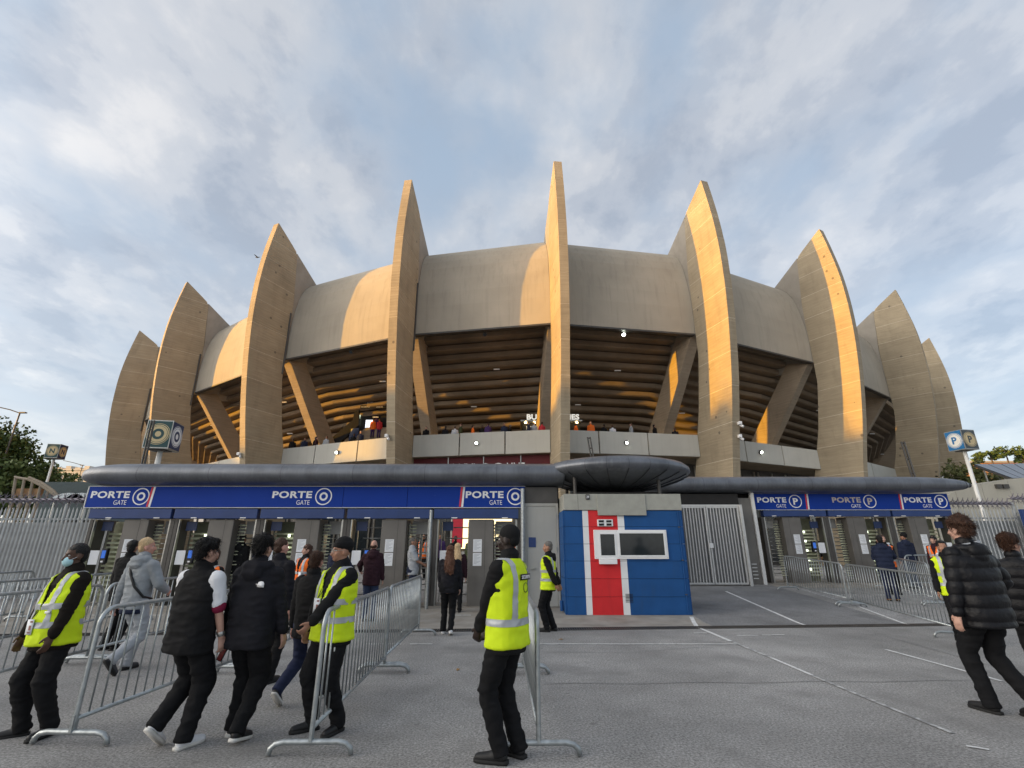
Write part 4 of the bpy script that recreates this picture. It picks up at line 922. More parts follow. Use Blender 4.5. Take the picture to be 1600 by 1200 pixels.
for k, (px, py, rx, rz_, lb) in enumerate(((1577, 704, 3.8, 1.2, 'tallest flat-crowned pine on the orange roof terrace at right'), (1552, 711, 2.6, 1.1, 'flat-crowned pine left of the tallest one on the roof terrace'), (1529, 713, 2.2, 1.3, 'small round pine at the left end of the roof terrace'), (1600, 712, 2.2, 2.0, 'pine cut by the right picture edge on the roof terrace'))):
    c = at(px, py, 130); gt = at(px, 727, 130)
    tree('roof_pine', lb, 'tree', tuple(gt), c.z - gt.z, [((c.x, c.y, c.z), (rx, rx, rz_)), ((c.x + rx * .3, c.y, c.z - .6), (rx * .7, rx, rz_ * .7))], 500, .7, LEAF2, .2, 'pines on the far roof terrace')
def house(name, label, x0, x1, y0, y1, z1, wm_, roofm, rows, cols, side='front', z0=.4, roof_h=.5, sill=1.2):
    t = thing(name, label, 'building', ((x0 + x1) / 2, y0, z0)); build(MB().box(x0, y0, z0 - .5, x1, y1, z1), 'wall', wm_, t); build(MB().box(x0 - .3, y0 - .3, z1 + .002, x1 + .3, y1 + .3, z1 + roof_h), 'roof', roofm, t)
    fh = (z1 - z0) / rows; fw = (x1 - x0) / cols
    wme = MB().box(-fw * .24, -.05, -fh * .24, fw * .24, .10, fh * .24).mesh('window', M_GLASS); 
    for r_ in range(rows):
        for c_ in range(cols): o = obj('window', wme, t); o.location = (x0 + fw * (c_ + .5) - (x0 + x1) / 2, 0, fh * (r_ + .55))
    return t
W_PALE = mat('render_pale', (.52, .49, .44), .85, var=.08, scale=.3); W_ORA = mat('render_orange', (.50, .26, .13), .85, var=.08, scale=.3); ROOFG = mat('roof_grey', (.22, .22, .23), .8)
a = at(66, 752, 160); b = at(106, 735, 160)
h = house('far_building', 'pale flat-roofed block with roof plant far off beyond the N sign', a.x, b.x + 14, 160, 175, b.z, W_PALE, W_PALE, 3, 6)
for k in range(4): build(MB().box(a.x + 1.5 + k * 3.1, 162, b.z + .5, a.x + 3.2 + k * 3.1, 165, b.z + 1.3 + .5 * (k % 2)), 'roof_plant', W_PALE, h)
a = at(1520, 734, 136); b = at(1612, 722, 136)
house('far_building', 'low orange building with planted roof terrace at the right edge', a.x, b.x + 20, 136, 150, b.z - .2, W_ORA, W_PALE, 2, 9)
# concrete wing with solar panels
t = thing('concrete_wing', 'pale concrete outbuilding with tilted solar panels behind right fence', 'building', (30, 30, .4))
W_CON = mat('wing_concrete', (.42, .40, .34), .85, var=.08, scale=.5, stain=(1.5, (2, 2, .3), .35, .5, .8, (.28, .26, .22)))
for k in range(11):
    x0 = 25.5 + k * 1.7; zt = lambda x: float(np.interp(x, [25.5, 27.6, 31.2, 45], [4.15, 5.05, 5.72, 5.95]))
    build(MB().prism([(x0, .3), (x0 + 1.68, .3), (x0 + 1.68, zt(x0 + 1.68)), (x0, zt(x0))], lambda p, s: (p[0], 30 + 5 * s, p[1])), 'wall_panel', W_CON, t)
for px in (1559, 1570): c = at(px, 760, 29.98); build(MB().box(c.x - .17, 29.86, c.z - .12, c.x + .17, 29.998, c.z + .12), 'wall_vent', M_DGREY, t)
M_PV = mat('solar_cell', (.045, .06, .085), .18, .2, var=.1, scale=1, spec=.6)
A, Bp, Cq, D = at(1523, 727, 33.5), at(1582, 748.5, 30.5), at(1650, 748, 30.5), at(1625, 725, 33.5)
for k in range(5):
    f0, f1 = k / 5 + .008, (k + 1) / 5 - .008; q = [A.lerp(D, f0), A.lerp(D, f1), Bp.lerp(Cq, f1), Bp.lerp(Cq, f0)]
    build(MB().loft([[p + Vector((0, 0, .0)) for p in q], [p + Vector((0, 0, .07)) for p in q]]), 'solar_panel', M_PV, t)
build(MB().tube([A - Vector((0, 0, .05)), Bp - Vector((0, 0, .05))], .07, 6), 'panel_rail', M_DGREY, t)
for f in (.25, .8): p = A.lerp(Bp, f); build(MB().tube([p - Vector((0, 0, .05)), (p.x, p.y, 4.6)], .05, 6), 'panel_leg', M_STEEL, t)
# left yard: hoarding, pergola, shelters, lamps
a = at(58, 770, 32); b = at(100, 753, 32)
tag(build(MB().box(a.x, 32, .4, b.x + 6, 32.2, b.z), 'hoarding_panel', mat('hoarding_teal', (.06, .085, .09), .7)), 'dark green-grey hoarding behind the left fence', 'hoarding')
t = thing('pergola', 'beige curved pergola frame behind the left fence', 'pergola', at(20, 778, 28) - Vector((0, 0, 3)))
W_BEI = mat('pergola_beige', (.30, .25, .19), .7)
def pr(px, py, Y=28): return at(px, py, Y)
for k in range(5):
    dx = k * 13; build(MB().tube([pr(20 + dx, 775 + k, 28), pr(25 + dx, 745 + k * 4, 28), pr(24 + dx, 745 + k * 4, 30)], .07, 6), 'rib', W_BEI, t)
build(MB().tube([pr(25, 746), pr(45, 749), pr(62, 757), pr(78, 767), pr(90, 778)], .08, 6), 'curved_beam', W_BEI, t); build(MB().tube([pr(45, 746), pr(64, 754), pr(82, 766), pr(93, 778)], .08, 6), 'curved_beam', W_BEI, t)
a, b = pr(22, 768), pr(62, 763); build(MB().box(a.x, 28.1, a.z - .25, b.x, 28.3, b.z), 'cross_board', mat('wood_board', (.33, .19, .09), .7), t)
for k in range(4): c = pr(22 + 13 * k, 775); build(MB().tube([(c.x, 28, .4), (c.x, 28, c.z)], .1, 6), 'support', W_BEI, t)
for px, wd, lb in ((112, 1.7, 'left of two white arched shelter roofs behind the fence'), (131, 1.5, 'right of two white arched shelter roofs, next to the blue sign')):
    c = at(px, 758, 24); t = thing('shelter', lb, 'shelter', (c.x, 24, .4)); mb = MB(); rings = []
    for y in (24, 26.2): rings.append([(c.x + wd / 2 * math.cos(math.pi * k / 8) * 1.0, y, c.z - .75 + .38 * math.sin(math.pi * k / 8)) for k in range(9)] )
    build(MB().loft(rings), 'arched_roof', mat('shelter_white', (.55, .60, .62), .5), t)
    for sx in (-.45, .45): build(MB().tube([(c.x + wd * sx, 24.2, .4), (c.x + wd * sx, 24.2, c.z - .76)], .05, 6), 'leg', M_STEEL, t)
    build(MB().box(c.x - wd * .4, 24.6, .4, c.x + wd * .4, 26, c.z - 1.6), 'counter_box', M_DGREY, t)
for pts, Y, lb in ((((22, 665), (31, 645.5), (0, 636.5), (39, 645)), 42, 'tall street lamp with two arms above the left tree'), (((128, 728), (129, 727), (99, 719.5), (130, 727)), 80, 'distant street lamp arm above the left canopy end')):
    p0, top, la, ra = [at(x, y, Y) for x, y in pts]; t = thing('street_lamp', lb, 'street lamp', (top.x, Y, .4))
    build(MB().tube([(top.x, Y, .4), top], [.10, .06], 8), 'pole', M_DGREY, t); build(MB().tube([top, top.lerp(la, .5) + Vector((0, 0, .05)), la], .05, 6), 'arm', M_DGREY, t)
    build(MB().box(ra.x - .45, Y - .12, ra.z - .04, ra.x + .1, Y + .12, ra.z + .06), 'lamp_head', M_DGREY, t)
# bird
c = at(402, 402, 60); t = thing('bird', 'small dark bird gliding in front of the left sky', 'bird', c)
mb = MB().ell((0, 0, 0), (.30, .09, .08), 8, 6); mb.tube([(.25, 0, .02), (.38, 0, .03)], [.06, .02], 6); build(mb, 'body', M_DGREY, t, local=True)
for s in (1, -1): build(MB().prism([(.12, 0), (-.10, 0), (-.28, .42), (-.16, .46)], lambda p, q: (p[0], s * p[1], .03 + .30 * p[1] + .012 * q)), 'wing', M_DGREY, t, local=True)

# ------------------------------------------------------------------ the street behind and left of the camera: houses and trees that shade the forecourt at sunset
U = Vector((-.423, .906, 0)); S0 = Vector((-109, -21, 0)); W_STREET = mat('street_render', (.42, .38, .32), .85, var=.1, scale=.2)
def block(lat0, lat1, hgt, label, depth=12):
    c = S0 + U * (lat0 + lat1) / 2; t = thing('apartment_block', label, 'building', (c.x, c.y, 0), math.atan2(U.y, U.x)); h = (lat1 - lat0) / 2
    build(MB().box(-h, 0, -.3, h, depth, hgt - .6), 'wall', W_STREET, t, local=True); build(MB().box(-h - .3, -.3, hgt - .598, h + .3, depth + .3, hgt), 'roof', ROOFG, t, local=True)
    wme = MB().box(-.6, -.06, -.9, .6, .1, .9).mesh('window', M_GLASS); n = int(2 * h / 3.2)
    for fl in range(int(hgt / 3)):
        for k in range(n): o = obj('window', wme, t); o.location = (-h + (k + .5) * 2 * h / n, 0, 1.8 + fl * 3)
    for k in range(3): build(MB().box(-h * .7 + k * h * .7, 3, hgt + .002, -h * .7 + k * h * .7 + 1.4, 4.2, hgt + .8), 'chimney', W_STREET, t, local=True)
block(-70, -22, 20.6, 'long street block behind the camera, farthest from the stadium'); block(-21.5, 4, 19.9, 'middle street block behind the camera'); block(4.5, 22, 20.6, 'narrow street block left of the camera'); block(22.5, 75, 16.6, 'lower street block left of the camera towards the park')
for k, (lt, hh) in enumerate(((-9, 19.6), (-2, 20.2), (4.5, 20.8), (11, 20.6), (24, 15.5))):
    c = S0 + U * lt + Vector((9, 4.2, 0)); tree('street_tree', ['plane tree before the middle street block', 'second plane tree before the middle street block', 'tallest plane tree at the gap between street blocks', 'plane tree before the narrow street block', 'short plane tree before the lower street block'][k], 'tree', (c.x, c.y, 0), 8, [((c.x, c.y, hh - 4.5), (3.6, 3.6, 4.2)), ((c.x + 1.2, c.y + 2, hh - 7), (3.2, 3.2, 3)), ((c.x - 1.2, c.y - 2, hh - 7), (3.2, 3.2, 3))], 2200, .6, LEAF2, .3)

# ------------------------------------------------------------------ people
def np_noise(p, seed=0):
    """smooth value noise in [-1, 1] for an (n, 3) array"""
    i = np.floor(p).astype(np.int64); f = p - i; f = f * f * (3 - 2 * f)
    def h(a, b, c):
        n = (a * 374761393 + b * 668265263 + c * 2147483647 + seed * 144665) & 0x7fffffff
        n = ((n ^ (n >> 13)) * 1274126177) & 0x7fffffff
        return ((n ^ (n >> 16)) & 0xffff) / 32767.5 - 1
    r = 0
    for dx in (0, 1):
        wx = f[:, 0] if dx else 1 - f[:, 0]
        for dy in (0, 1):
            wy = f[:, 1] if dy else 1 - f[:, 1]
            for dz in (0, 1):
                wz = f[:, 2] if dz else 1 - f[:, 2]; r = r + wx * wy * wz * h(i[:, 0] + dx, i[:, 1] + dy, i[:, 2] + dz)
    return r
class Prim(MB):
    def cap(s, p0, p1, r0, r1, n=12, flat=1.0, side=None):
        """tapered capsule; flat < 1 squashes it across 'side'"""
        p0, p1 = Vector(p0), Vector(p1); d = (p1 - p0); L_ = d.length or 1e-6; d.normalize()
        sd_ = Vector(side) if side is not None else (Vector((0, 1, 0)) if abs(d.y) < .9 else Vector((1, 0, 0)))
        a = (sd_ - d * sd_.dot(d)); a = a.normalized() if a.length > 1e-4 else d.orthogonal().normalized(); b = d.cross(a)
        rings = []
        st = [(-math.cos(t), math.sin(t)) for t in (0.12, .6, 1.1)]
        for c, q in st: rings.append((p0 + d * (c * r0), r0 * q))
        for k in (0, .33, .67, 1): rings.append((p0 + d * L_ * k, r0 + (r1 - r0) * k))
        for t in (1.1, .6, .12): rings.append((p1 + d * (math.cos(t) * r1), r1 * math.sin(t)))
        return s.loft([[c + (a * math.cos(2 * math.pi * k / n) * flat + b * math.sin(2 * math.pi * k / n)) * q for k in range(n)] for c, q in rings])
    def rings(s, rows, M, n=20, e=2.4):
        """torso-like loft: rows of (z, rx, ry, yoff) mapped through the matrix M"""
        R_ = []
        for z, rx, ry, yo in rows:
            R_.append([M @ Vector((rx * math.copysign(abs(math.cos(t)) ** (2 / e), math.cos(t)), yo + ry * math.copysign(abs(math.sin(t)) ** (2 / e), math.sin(t)), z)) for t in (2 * math.pi * k / n for k in range(n))])
        return s.loft(R_)
    def blob(s, c, rad, M=None, n=14, m=10):
        c = Vector(c)
        return s.ell(M @ c if M else c, rad, n, m, M.to_3x3() if M else None)
TMP = bpy.data.scenes.new('workbench')
def remeshed(pr, voxel, smooth=4, fac=.5):
    me = bpy.data.meshes.new('r'); me.from_pydata(pr.v, [], pr.f); bm = bmesh.new(); bm.from_mesh(me); bmesh.ops.remove_doubles(bm, verts=bm.verts, dist=1e-6); bmesh.ops.recalc_face_normals(bm, faces=bm.faces); bm.to_mesh(me); bm.free()
    o = bpy.data.objects.new('r', me); TMP.collection.objects.link(o)
    r = o.modifiers.new('r', 'REMESH'); r.mode = 'VOXEL'; r.voxel_size = voxel; r.adaptivity = 0
    if smooth: q = o.modifiers.new('s', 'SMOOTH'); q.factor = fac; q.iterations = smooth
    
    with bpy.context.temp_override(scene=TMP, view_layer=TMP.view_layers[0]): dg = bpy.context.evaluated_depsgraph_get()
    out_ = bpy.data.meshes.new_from_object(o.evaluated_get(dg))
    bpy.data.objects.remove(o); bpy.data.meshes.remove(me); return out_
def vcos(me):
    a = np.empty(len(me.vertices) * 3); me.vertices.foreach_get('co', a); return a.reshape(-1, 3)
def vnos(me):
    a = np.empty(len(me.vertices) * 3); me.vertex_normals.foreach_get('vector', a); return a.reshape(-1, 3)
def setco(me, c): me.vertices.foreach_set('co', c.ravel()); me.update()
def finish(me, m, smooth=True):
    me.materials.clear(); me.materials.append(m); me.polygons.foreach_set('use_smooth', [smooth] * len(me.polygons)); return me
def wrinkle(me, amp, sc=(7, 7, 15), seed=0):
    c = vcos(me); n = vnos(me)
    w = np_noise(c * np.array(sc), seed) * .65 + np_noise(c * np.array(sc) * 2.3 + 5.1, seed + 1) * .35
    w = 1 - np.abs(w) * 2.2            # ridged folds
    setco(me, c + n * (w * amp)[:, None])
def ik(a, c, l1, l2, pole):
    d = c - a; L_ = d.length; mx_ = (l1 + l2) * .999
    if L_ > mx_: c = a + d * (mx_ / L_); d = c - a; L_ = mx_
    if L_ < 1e-5: L_ = 1e-5
    x = (l1 * l1 - l2 * l2 + L_ * L_) / (2 * L_); h = math.sqrt(max(l1 * l1 - x * x, 0)); u = d / L_
    p = pole - u * pole.dot(u); p = p.normalized() if p.length > 1e-5 else Vector((0, 1, 0)); return a + u * x + p * h, c
def submesh_pred(me, pred, off, name, m):
    """copy of the faces whose centre satisfies pred, lifted off along the normals"""
    c = vcos(me); n = vnos(me); fc = [tuple(p.vertices) for p in me.polygons]; ce = np.array([c[list(f)].mean(0) for f in fc]) if fc else np.zeros((0, 3))
    k = pred(ce); F = [f for f, q in zip(fc, k) if q]
    if not F: return None
    used = sorted({i for f in F for i in f}); mp = {i: j for j, i in enumerate(used)}
    nm = bpy.data.meshes.new(name); nm.from_pydata((c[used] + n[used] * off).tolist(), [], [tuple(mp[i] for i in f) for f in F]); nm.materials.append(m); nm.polygons.foreach_set('use_smooth', [True] * len(nm.polygons)); return nm
def cut(me, planes):
    bm = bmesh.new(); bm.from_mesh(me)
    for co, no in planes: bmesh.ops.bisect_plane(bm, geom=bm.verts[:] + bm.edges[:] + bm.faces[:], plane_co=co, plane_no=no, dist=1e-4)
    bm.to_mesh(me); bm.free()

def person(label, x, y, yaw, h=1.76, skin=None, hair=('short', None), top='jacket', topm=None, botm=None, shoem=None, solem=None, group=None, z=None,
           lean=0.0, twist=0.0, head=(0, 0), L=((-.10, 0.0, 0.0), 0, 0), Rr=((.10, 0.0, 0.0), 0, 0), HL=(-.25, .04, .80), HR=(.25, .04, .80), poleL=(-.6, -1, 0), poleR=(.6, -1, 0),
           curl=.5, vest=None, detail=2, bulk=1.0, belly=0.0, drop=0.0, hips=1.0, hood=False, collar=True, sleeve='long', scol=None, legw=1.0, extras=(), tilt=0):
    s = h / 1.78; z = gz(y) if z is None else z
    t = thing('person', label, 'person', (x, y, z), R(yaw), group)
    S = Matrix.Scale(s, 4); V = Vector
    vox = {2: .0085, 1: .013, 0: .024}[detail] ; cvox = {2: .0105, 1: .015, 0: .026}[detail]
    pel = V((0, 0, .93 - drop)); CH = Matrix.Translation(pel) @ Matrix.Rotation(R(twist), 4, 'Z') @ Matrix.Rotation(R(-lean), 4, 'X')
    PE = Matrix.Translation(pel)
    neck = CH @ V((0, -.012, .575)); HD = CH @ Matrix.Translation(V((0, -.012, .575))) @ Matrix.Rotation(R(lean), 4, 'X') @ Matrix.Rotation(R(head[0]), 4, 'Z') @ Matrix.Rotation(R(-head[1]), 4, 'X')
    hp = lambda a, b, c: V((a, b, c))
    legs = []
    for sg, spec in ((-1, L), (1, Rr)):
        ft = V(spec[0]); yw = spec[1]; pt = spec[2]
        FM = Matrix.Translation(ft) @ Matrix.Rotation(R(yw), 4, 'Z') @ Matrix.Translation(V((0, .13, 0))) @ Matrix.Rotation(R(-pt), 4, 'X') @ Matrix.Translation(V((0, -.13, 0)))
        ank = FM @ V((0, -.02, .085)); hip = PE @ V((sg * .088, 0, -.01))
        kn, ank2 = ik(hip, ank, .44, .43, V((math.sin(R(-yw)) * .4, 1, 0))); legs.append((sg, hip, kn, ank2, FM))
    arms = []
    for sg, tg, pole in ((-1, HL, poleL), (1, HR, poleR)):
        sh = CH @ V((sg * .178, -.005, .488)); el, wr = ik(sh, V(tg), .285, .255, V(pole)); arms.append((sg, sh, el, wr))
    # ---- body: one continuous surface
    b = Prim()
    b.rings([(-.13, .15, .10, 0), (-.02, .155, .105, 0), (.12, .135, .095, belly * .5), (.28, .15, .105, 0), (.40, .165, .10, 0), (.49, .15, .08, -.005), (.545, .07, .06, -.01)], CH)
    b.cap(CH @ V((0, -.012, .50)), HD @ V((0, .0, .10)), .058, .054)
    if detail:
        b.blob((0, -.008, .178), (.074, .096, .098), HD); b.blob((0, .030, .115), (.058, .066, .07), HD); b.blob((0, .066, .072), (.030, .026, .022), HD)
        b.cap(HD @ V((0, .086, .165)), HD @ V((0, .108, .122)), .009, .0155); b.blob((0, .076, .180), (.045, .018, .012), HD)
        for q in (-1, 1): b.blob((q * .0765, -.008, .135), (.012, .024, .034), HD); b.blob((q * .042, .060, .125), (.022, .022, .02), HD)
        b.blob((0, .085, .098), (.024, .014, .014), HD)
    else: b.blob((0, 0, .165), (.076, .096, .115), HD)
    for sg, sh, el, wr in arms:
        b.cap(sh, el, .050, .042, 10); b.cap(el, wr, .042, .028, 10)
        d = (wr - el).normalized(); nrm = V((-sg, .15, 0)); nrm = (nrm - d * nrm.dot(d)).normalized(); sd_ = nrm.cross(d) * (-sg); 
        if sd_.y < 0: sd_ = -sd_       # thumb side forward
        if detail == 0: b.cap(wr, wr + d * .12, .034, .03, 8, .5, nrm); continue
        b.cap(wr - d * .01, wr + d * .075, .030, .036, 10, .55, nrm)
        for k in (-1, 1): b.cap(wr + d * .03 + sd_ * .014 * k, wr + d * .085 + sd_ * .025 * k, .018, .0155, 8, .8, nrm)
        for k, ln in ((-1.5, .062), (-.5, .076), (.5, .08), (1.5, .070)):
            p = wr + d * .088 + sd_ * k * .0195; cd = (d + sd_ * k * .05).normalized(); a_ = curl * .75
            for q, fr in ((0, .45), (1, .32), (2, .25)):
                cd = (Matrix.Rotation(a_ * (1 if q else .7), 3, cd.cross(nrm)) @ cd); p2 = p + cd * ln * fr * 1.08; b.cap(p, p2, .0098 - .0008 * q, .0092 - .0008 * q, 7); p = p2
        p = wr + d * .022 + sd_ * .028; c1 = (d * .65 + sd_ * .6 + nrm * .35).normalized(); c2 = (d * .9 + sd_ * .15 + nrm * .35).normalized()
        b.cap(p, p + c1 * .042, .0145, .012, 8); b.cap(p + c1 * .042, p + c1 * .042 + c2 * .032, .0118, .0095, 8)
    for sg, hip, kn, an, FM in legs:
        b.cap(hip, kn, .075, .05, 10); b.cap(kn, an, .048, .036, 10); b.cap(FM @ V((0, -.02, .05)), FM @ V((0, .12, .035)), .032, .026, 8)
    me = remeshed(b, vox, 3)
    if detail == 2:      # eye sockets, mouth line
        c = vcos(me); Hi = np.array(HD.inverted()); q = c @ Hi[:3, :3].T + Hi[:3, 3]
        for ex in (-.031, .031):
            g = np.exp(-(((q[:, 0] - ex) / .015) ** 2 + ((q[:, 2] - .160) / .009) ** 2)) * (q[:, 1] > .04); q[:, 1] -= g * .011
        g = np.exp(-((q[:, 0] / .022) ** 2 + ((q[:, 2] - .093) / .0035) ** 2)) * (q[:, 1] > .06); q[:, 1] -= g * .005
        Hm = np.array(HD); setco(me, q @ Hm[:3, :3].T + Hm[:3, 3])
    def put(me_, name, m, parent=t):
        me_.transform(S) ; return obj(name, finish(me_, m), parent)
    def putp(pr, name, m, parent=t, smooth=True):
        me_ = pr.mesh(name, m); return put(me_, name, m, parent)
    body = put(me, 'body', skin)
    if detail == 2:
        for ex in (-.031, .031): 
            putp(Prim().blob((ex, .068, .160), (.0125, .0115, .0085), HD, 8, 6), 'eye', M_EYE); putp(Prim().blob((ex, .0775, .160), (.0055, .004, .0058), HD, 8, 6), 'iris', M_BLK2)
            putp(Prim().cap(HD @ V((ex - .016, .083, .180)), HD @ V((ex + .016, .083, .182)), .0042, .0035, 6), 'eyebrow', hair[1] or H_BLACK)
        putp(Prim().blob((0, .0935, .093), (.021, .006, .0065), HD, 10, 6), 'lips', M_LIP)
    # ---- trousers
    if botm:
        p = Prim(); w_ = legw
        p.rings([(-.10, .165 * hips, .118, -.005), (-.02, .176 * hips, .128, -.008), (.06, .17 * hips, .122, 0), (.14, .158 * bulk, .115, belly * .6), (.17, .15 * bulk, .108, belly * .6)], PE @ Matrix.Rotation(R(twist * .5), 4, 'Z'))
        for sg, hip, kn, an, FM in legs:
            ua = (kn - an).normalized(); wa = .5 + .5 * w_
            p.cap(hip + V((0, -.005, -.0)), kn, .100 * hips ** .5 * (.6 + .4 * w_), .074 * w_, 14); p.cap(kn, an.lerp(kn, .30), .073 * w_, .062 * wa, 14); p.cap(an.lerp(kn, .30), an + ua * .035, .062 * wa, .056 * wa, 14)
            p.rings([(0, .060 * wa, .064 * wa, .004), (.05, .059 * wa, .062 * wa, .002), (.12, .060 * wa, .062 * wa, 0)], Matrix.Translation(an - ua * .035) @ ua.to_track_quat('Z', 'Y').to_matrix().to_4x4(), n=14, e=2)
        me = remeshed(p, cvox, 4); wrinkle(me, .0115 if detail else .004, (7, 7, 11), len(label)); put(me, 'trousers', botm)
    # ---- shoes
    for sg, hip, kn, an, FM in legs:
        p = Prim(); p.cap(FM @ V((0, -.045, .048)), FM @ V((0, .03, .052)), .040, .042, 12); p.cap(FM @ V((0, .02, .045)), FM @ V((sg * .006, .15, .032)), .043, .034, 12); p.cap(FM @ V((0, -.03, .06)), FM @ V((0, -.02, .105)), .040, .042, 12)
        so = [(q, w2) for q, w2 in ((-.09, .026), (-.06, .036), (0, .037), (.06, .041), (.12, .042), (.165, .034), (.188, .016))]
        me = remeshed(p, max(cvox * .9, .009), 2); c = vcos(me); Fi = np.array(FM.inverted()); q = c @ Fi[:3, :3].T + Fi[:3, 3]; q[:, 2] = np.maximum(q[:, 2], .014); Fm = np.array(FM); setco(me, q @ Fm[:3, :3].T + Fm[:3, 3])
        sh_o = put(me, 'shoe', shoem or M_SHOEB)
        if detail:
            sp = MB(); sp.prism([(w2, q) for q, w2 in so] + [(-w2, q) for q, w2 in so[::-1]], lambda p_, k: FM @ V((p_[0] * 1.06, p_[1], .001 + .026 * k))); putp(sp, 'sole', solem or M_RUBBER, sh_o)
    # ---- upper garment
    B_ = bulk; puff = top == 'puffer'; gb = 1.07 if puff else 1.0
    rows = [(-.16, .186 * B_ * gb, .138 * B_ * gb, belly * .5), (-.06, .188 * B_ * gb, .142 * B_ * gb, belly * .8), (.08, .180 * B_ * gb, .138 * B_ * gb, belly), (.22, .183 * B_ * gb, .138 * B_ * gb, belly * .7), (.36, .200 * B_ * gb, .142 * gb, belly * .2), (.45, .200 * gb, .130 * gb, -.004), (.515, .165 * gb, .105, -.010), (.555, .095, .085, -.014), (.585, .075, .075, -.012)]
    if top in ('hoodie', 'tee', 'short'): rows = [(r[0] if i else (-.10 if top != 'short' else -.12), r[1] * .97, r[2] * .97, r[3]) for i, r in enumerate(rows) if not (i == 1)]
    j = Prim(); j.rings(rows, CH)
    for sg, sh, el, wr in arms:
        sh2 = CH @ V((sg * .172, -.006, .482)); r_ = .078 * gb
        j.blob(sh2 if sleeve != 'gilet' else CH @ V((sg * .135, -.006, .482)), (.078 * gb, .078 * gb, .072 * gb))
        if sleeve == 'long': j.cap(sh2, el, r_ * .97, .062 * gb, 14); j.cap(el, el.lerp(wr, .93), .061 * gb, .047 * gb, 14)
        elif sleeve == 'short' : j.cap(sh2, sh2.lerp(el, .78), r_ * .95, .068, 14)
    if collar or hood:
        j.cap(CH @ V((0, -.016, .55)), CH @ V((0, -.022, .592)), .084, .078, 16)
    if hood:
        for a0 in range(9):
            an_ = math.pi * (.05 + .9 * a0 / 8) + math.pi; c0 = CH @ V((.105 * math.cos(an_), -.02 + .095 * math.sin(an_), .560 + .02 * math.sin(an_))); j.blob(c0, (.05, .05, .048))
        j.blob(CH @ V((0, -.135, .505)), (.105, .042, .075)); j.blob(CH @ V((0, -.12, .56)), (.10, .055, .05))
    me = remeshed(j, cvox, 4)
    if sleeve != 'vest' or True:
        if puff:
            c = vcos(me); n = vnos(me); u = (c[:, 2] - .80) / .118; aw = np.abs(np.sin(np.pi * u)) ** .6; setco(me, c + n * ((aw - .75) * .018)[:, None]); wrinkle(me, .004, (14, 14, 14), 3)
        else: wrinkle(me, .0115 if detail else .005, (6, 6, 12), len(label) + 3)
    jk = put(me, {'jacket': 'jacket', 'puffer': 'puffer_jacket', 'hoodie': 'hoodie', 'tee': 't_shirt', 'gilet': 'gilet', 'short': 'top', 'dress': 'top'}[top], topm)
    if sleeve == 'gilet':     # bare-arm shirt under a sleeveless gilet
        p = Prim()
        for sg, sh, el, wr in arms: p.cap(CH @ V((sg * .185, -.005, .478)), sh.lerp(el, .86), .078, .068, 14)
        me = remeshed(p, cvox, 3); wrinkle(me, .006, (9, 9, 9), 5); put(me, 'shirt_sleeve', scol[0])
        p = Prim()
        for sg, sh, el, wr in arms: p.cap(sh.lerp(el, .86), sh.lerp(el, .93), .0685, .068, 14)
        put(p.mesh('c', scol[1]), 'sleeve_cuff', scol[1])
    # ---- high-visibility vest
    if vest:
        g = .016; p = Prim()
        vr = [(-.12, .212 * B_, .168 * B_, belly * .6), (-.04, .204 * B_, .160 * B_, belly * .9), (.08, .193 * B_, .152 * B_, belly), (.22, .197 * B_, .153 * B_, belly * .7), (.36, .212 * B_, .157, belly * .2), (.45, .212, .145, -.004), (.522, .172, .118, -.010), (.562, .103, .096, -.014)]
        p.rings(vr, CH)
        for sg, sh, el, wr in arms: p.blob(CH @ V((sg * .158, -.008, .480)), (.080, .092, .076))
        me = remeshed(p, cvox, 4); wrinkle(me, .0095, (6, 6, 8), len(label) + 9)
        C3 = CH.to_3x3(); ax, ay, az = C3 @ V((1, 0, 0)), C3 @ V((0, 1, 0)), C3 @ V((0, 0, 1)); CI = np.array(CH.inverted())
        pl = []
        for zc in (.045, .10, .215, .27): pl.append((CH @ V((0, 0, zc)), az))
        for xc in (-.145, -.095, .095, .145): pl.append((CH @ V((xc, 0, 0)), ax))
        if detail: cut(me, pl)
        loc = lambda c: c @ CI[:3, :3].T + CI[:3, 3]
        # V-neck: cut the front opening away
        def vneck(ce):
            q = loc(ce); return (q[:, 1] > .03) & (np.abs(q[:, 0]) < .085 * np.clip((q[:, 2] - .20) / .34, 0, 1))
        bm = bmesh.new(); bm.from_mesh(me); ce = np.array([f.calc_center_median()[:] for f in bm.faces]); k = vneck(ce); bmesh.ops.delete(bm, geom=[f for f, q in zip(bm.faces, k) if q], context='FACES'); bm.to_mesh(me); bm.free()
        def hb(z0, z1): return lambda ce: (lambda q: (q[:, 2] > z0) & (q[:, 2] < z1) & (np.abs(q[:, 0]) < .225))(loc(ce))
        def vb(sg): return lambda ce: (lambda q: (q[:, 0] * sg > .095) & (q[:, 0] * sg < .145) & (q[:, 2] > .10) & ~((q[:, 2] > .215) & (q[:, 2] < .27) & (vest[1] > 1)))(loc(ce))
        strips = [hb(.045, .10)] + ([hb(.215, .27)] if vest[1] > 1 else []) + [vb(1), vb(-1)]
        subs = [submesh_pred(me, f, .004, 'reflective_stripe', C_REFL) for f in strips]
        vo = put(me, 'hi_vis_vest', vest[0]); md = vo.modifiers.new('thick', 'SOLIDIFY'); md.thickness = .006
        for sb in subs:
            if sb: sb.transform(S); obj('reflective_stripe', sb, vo)
    # ---- hair / headgear
    kind, hm = hair
    p = Prim()
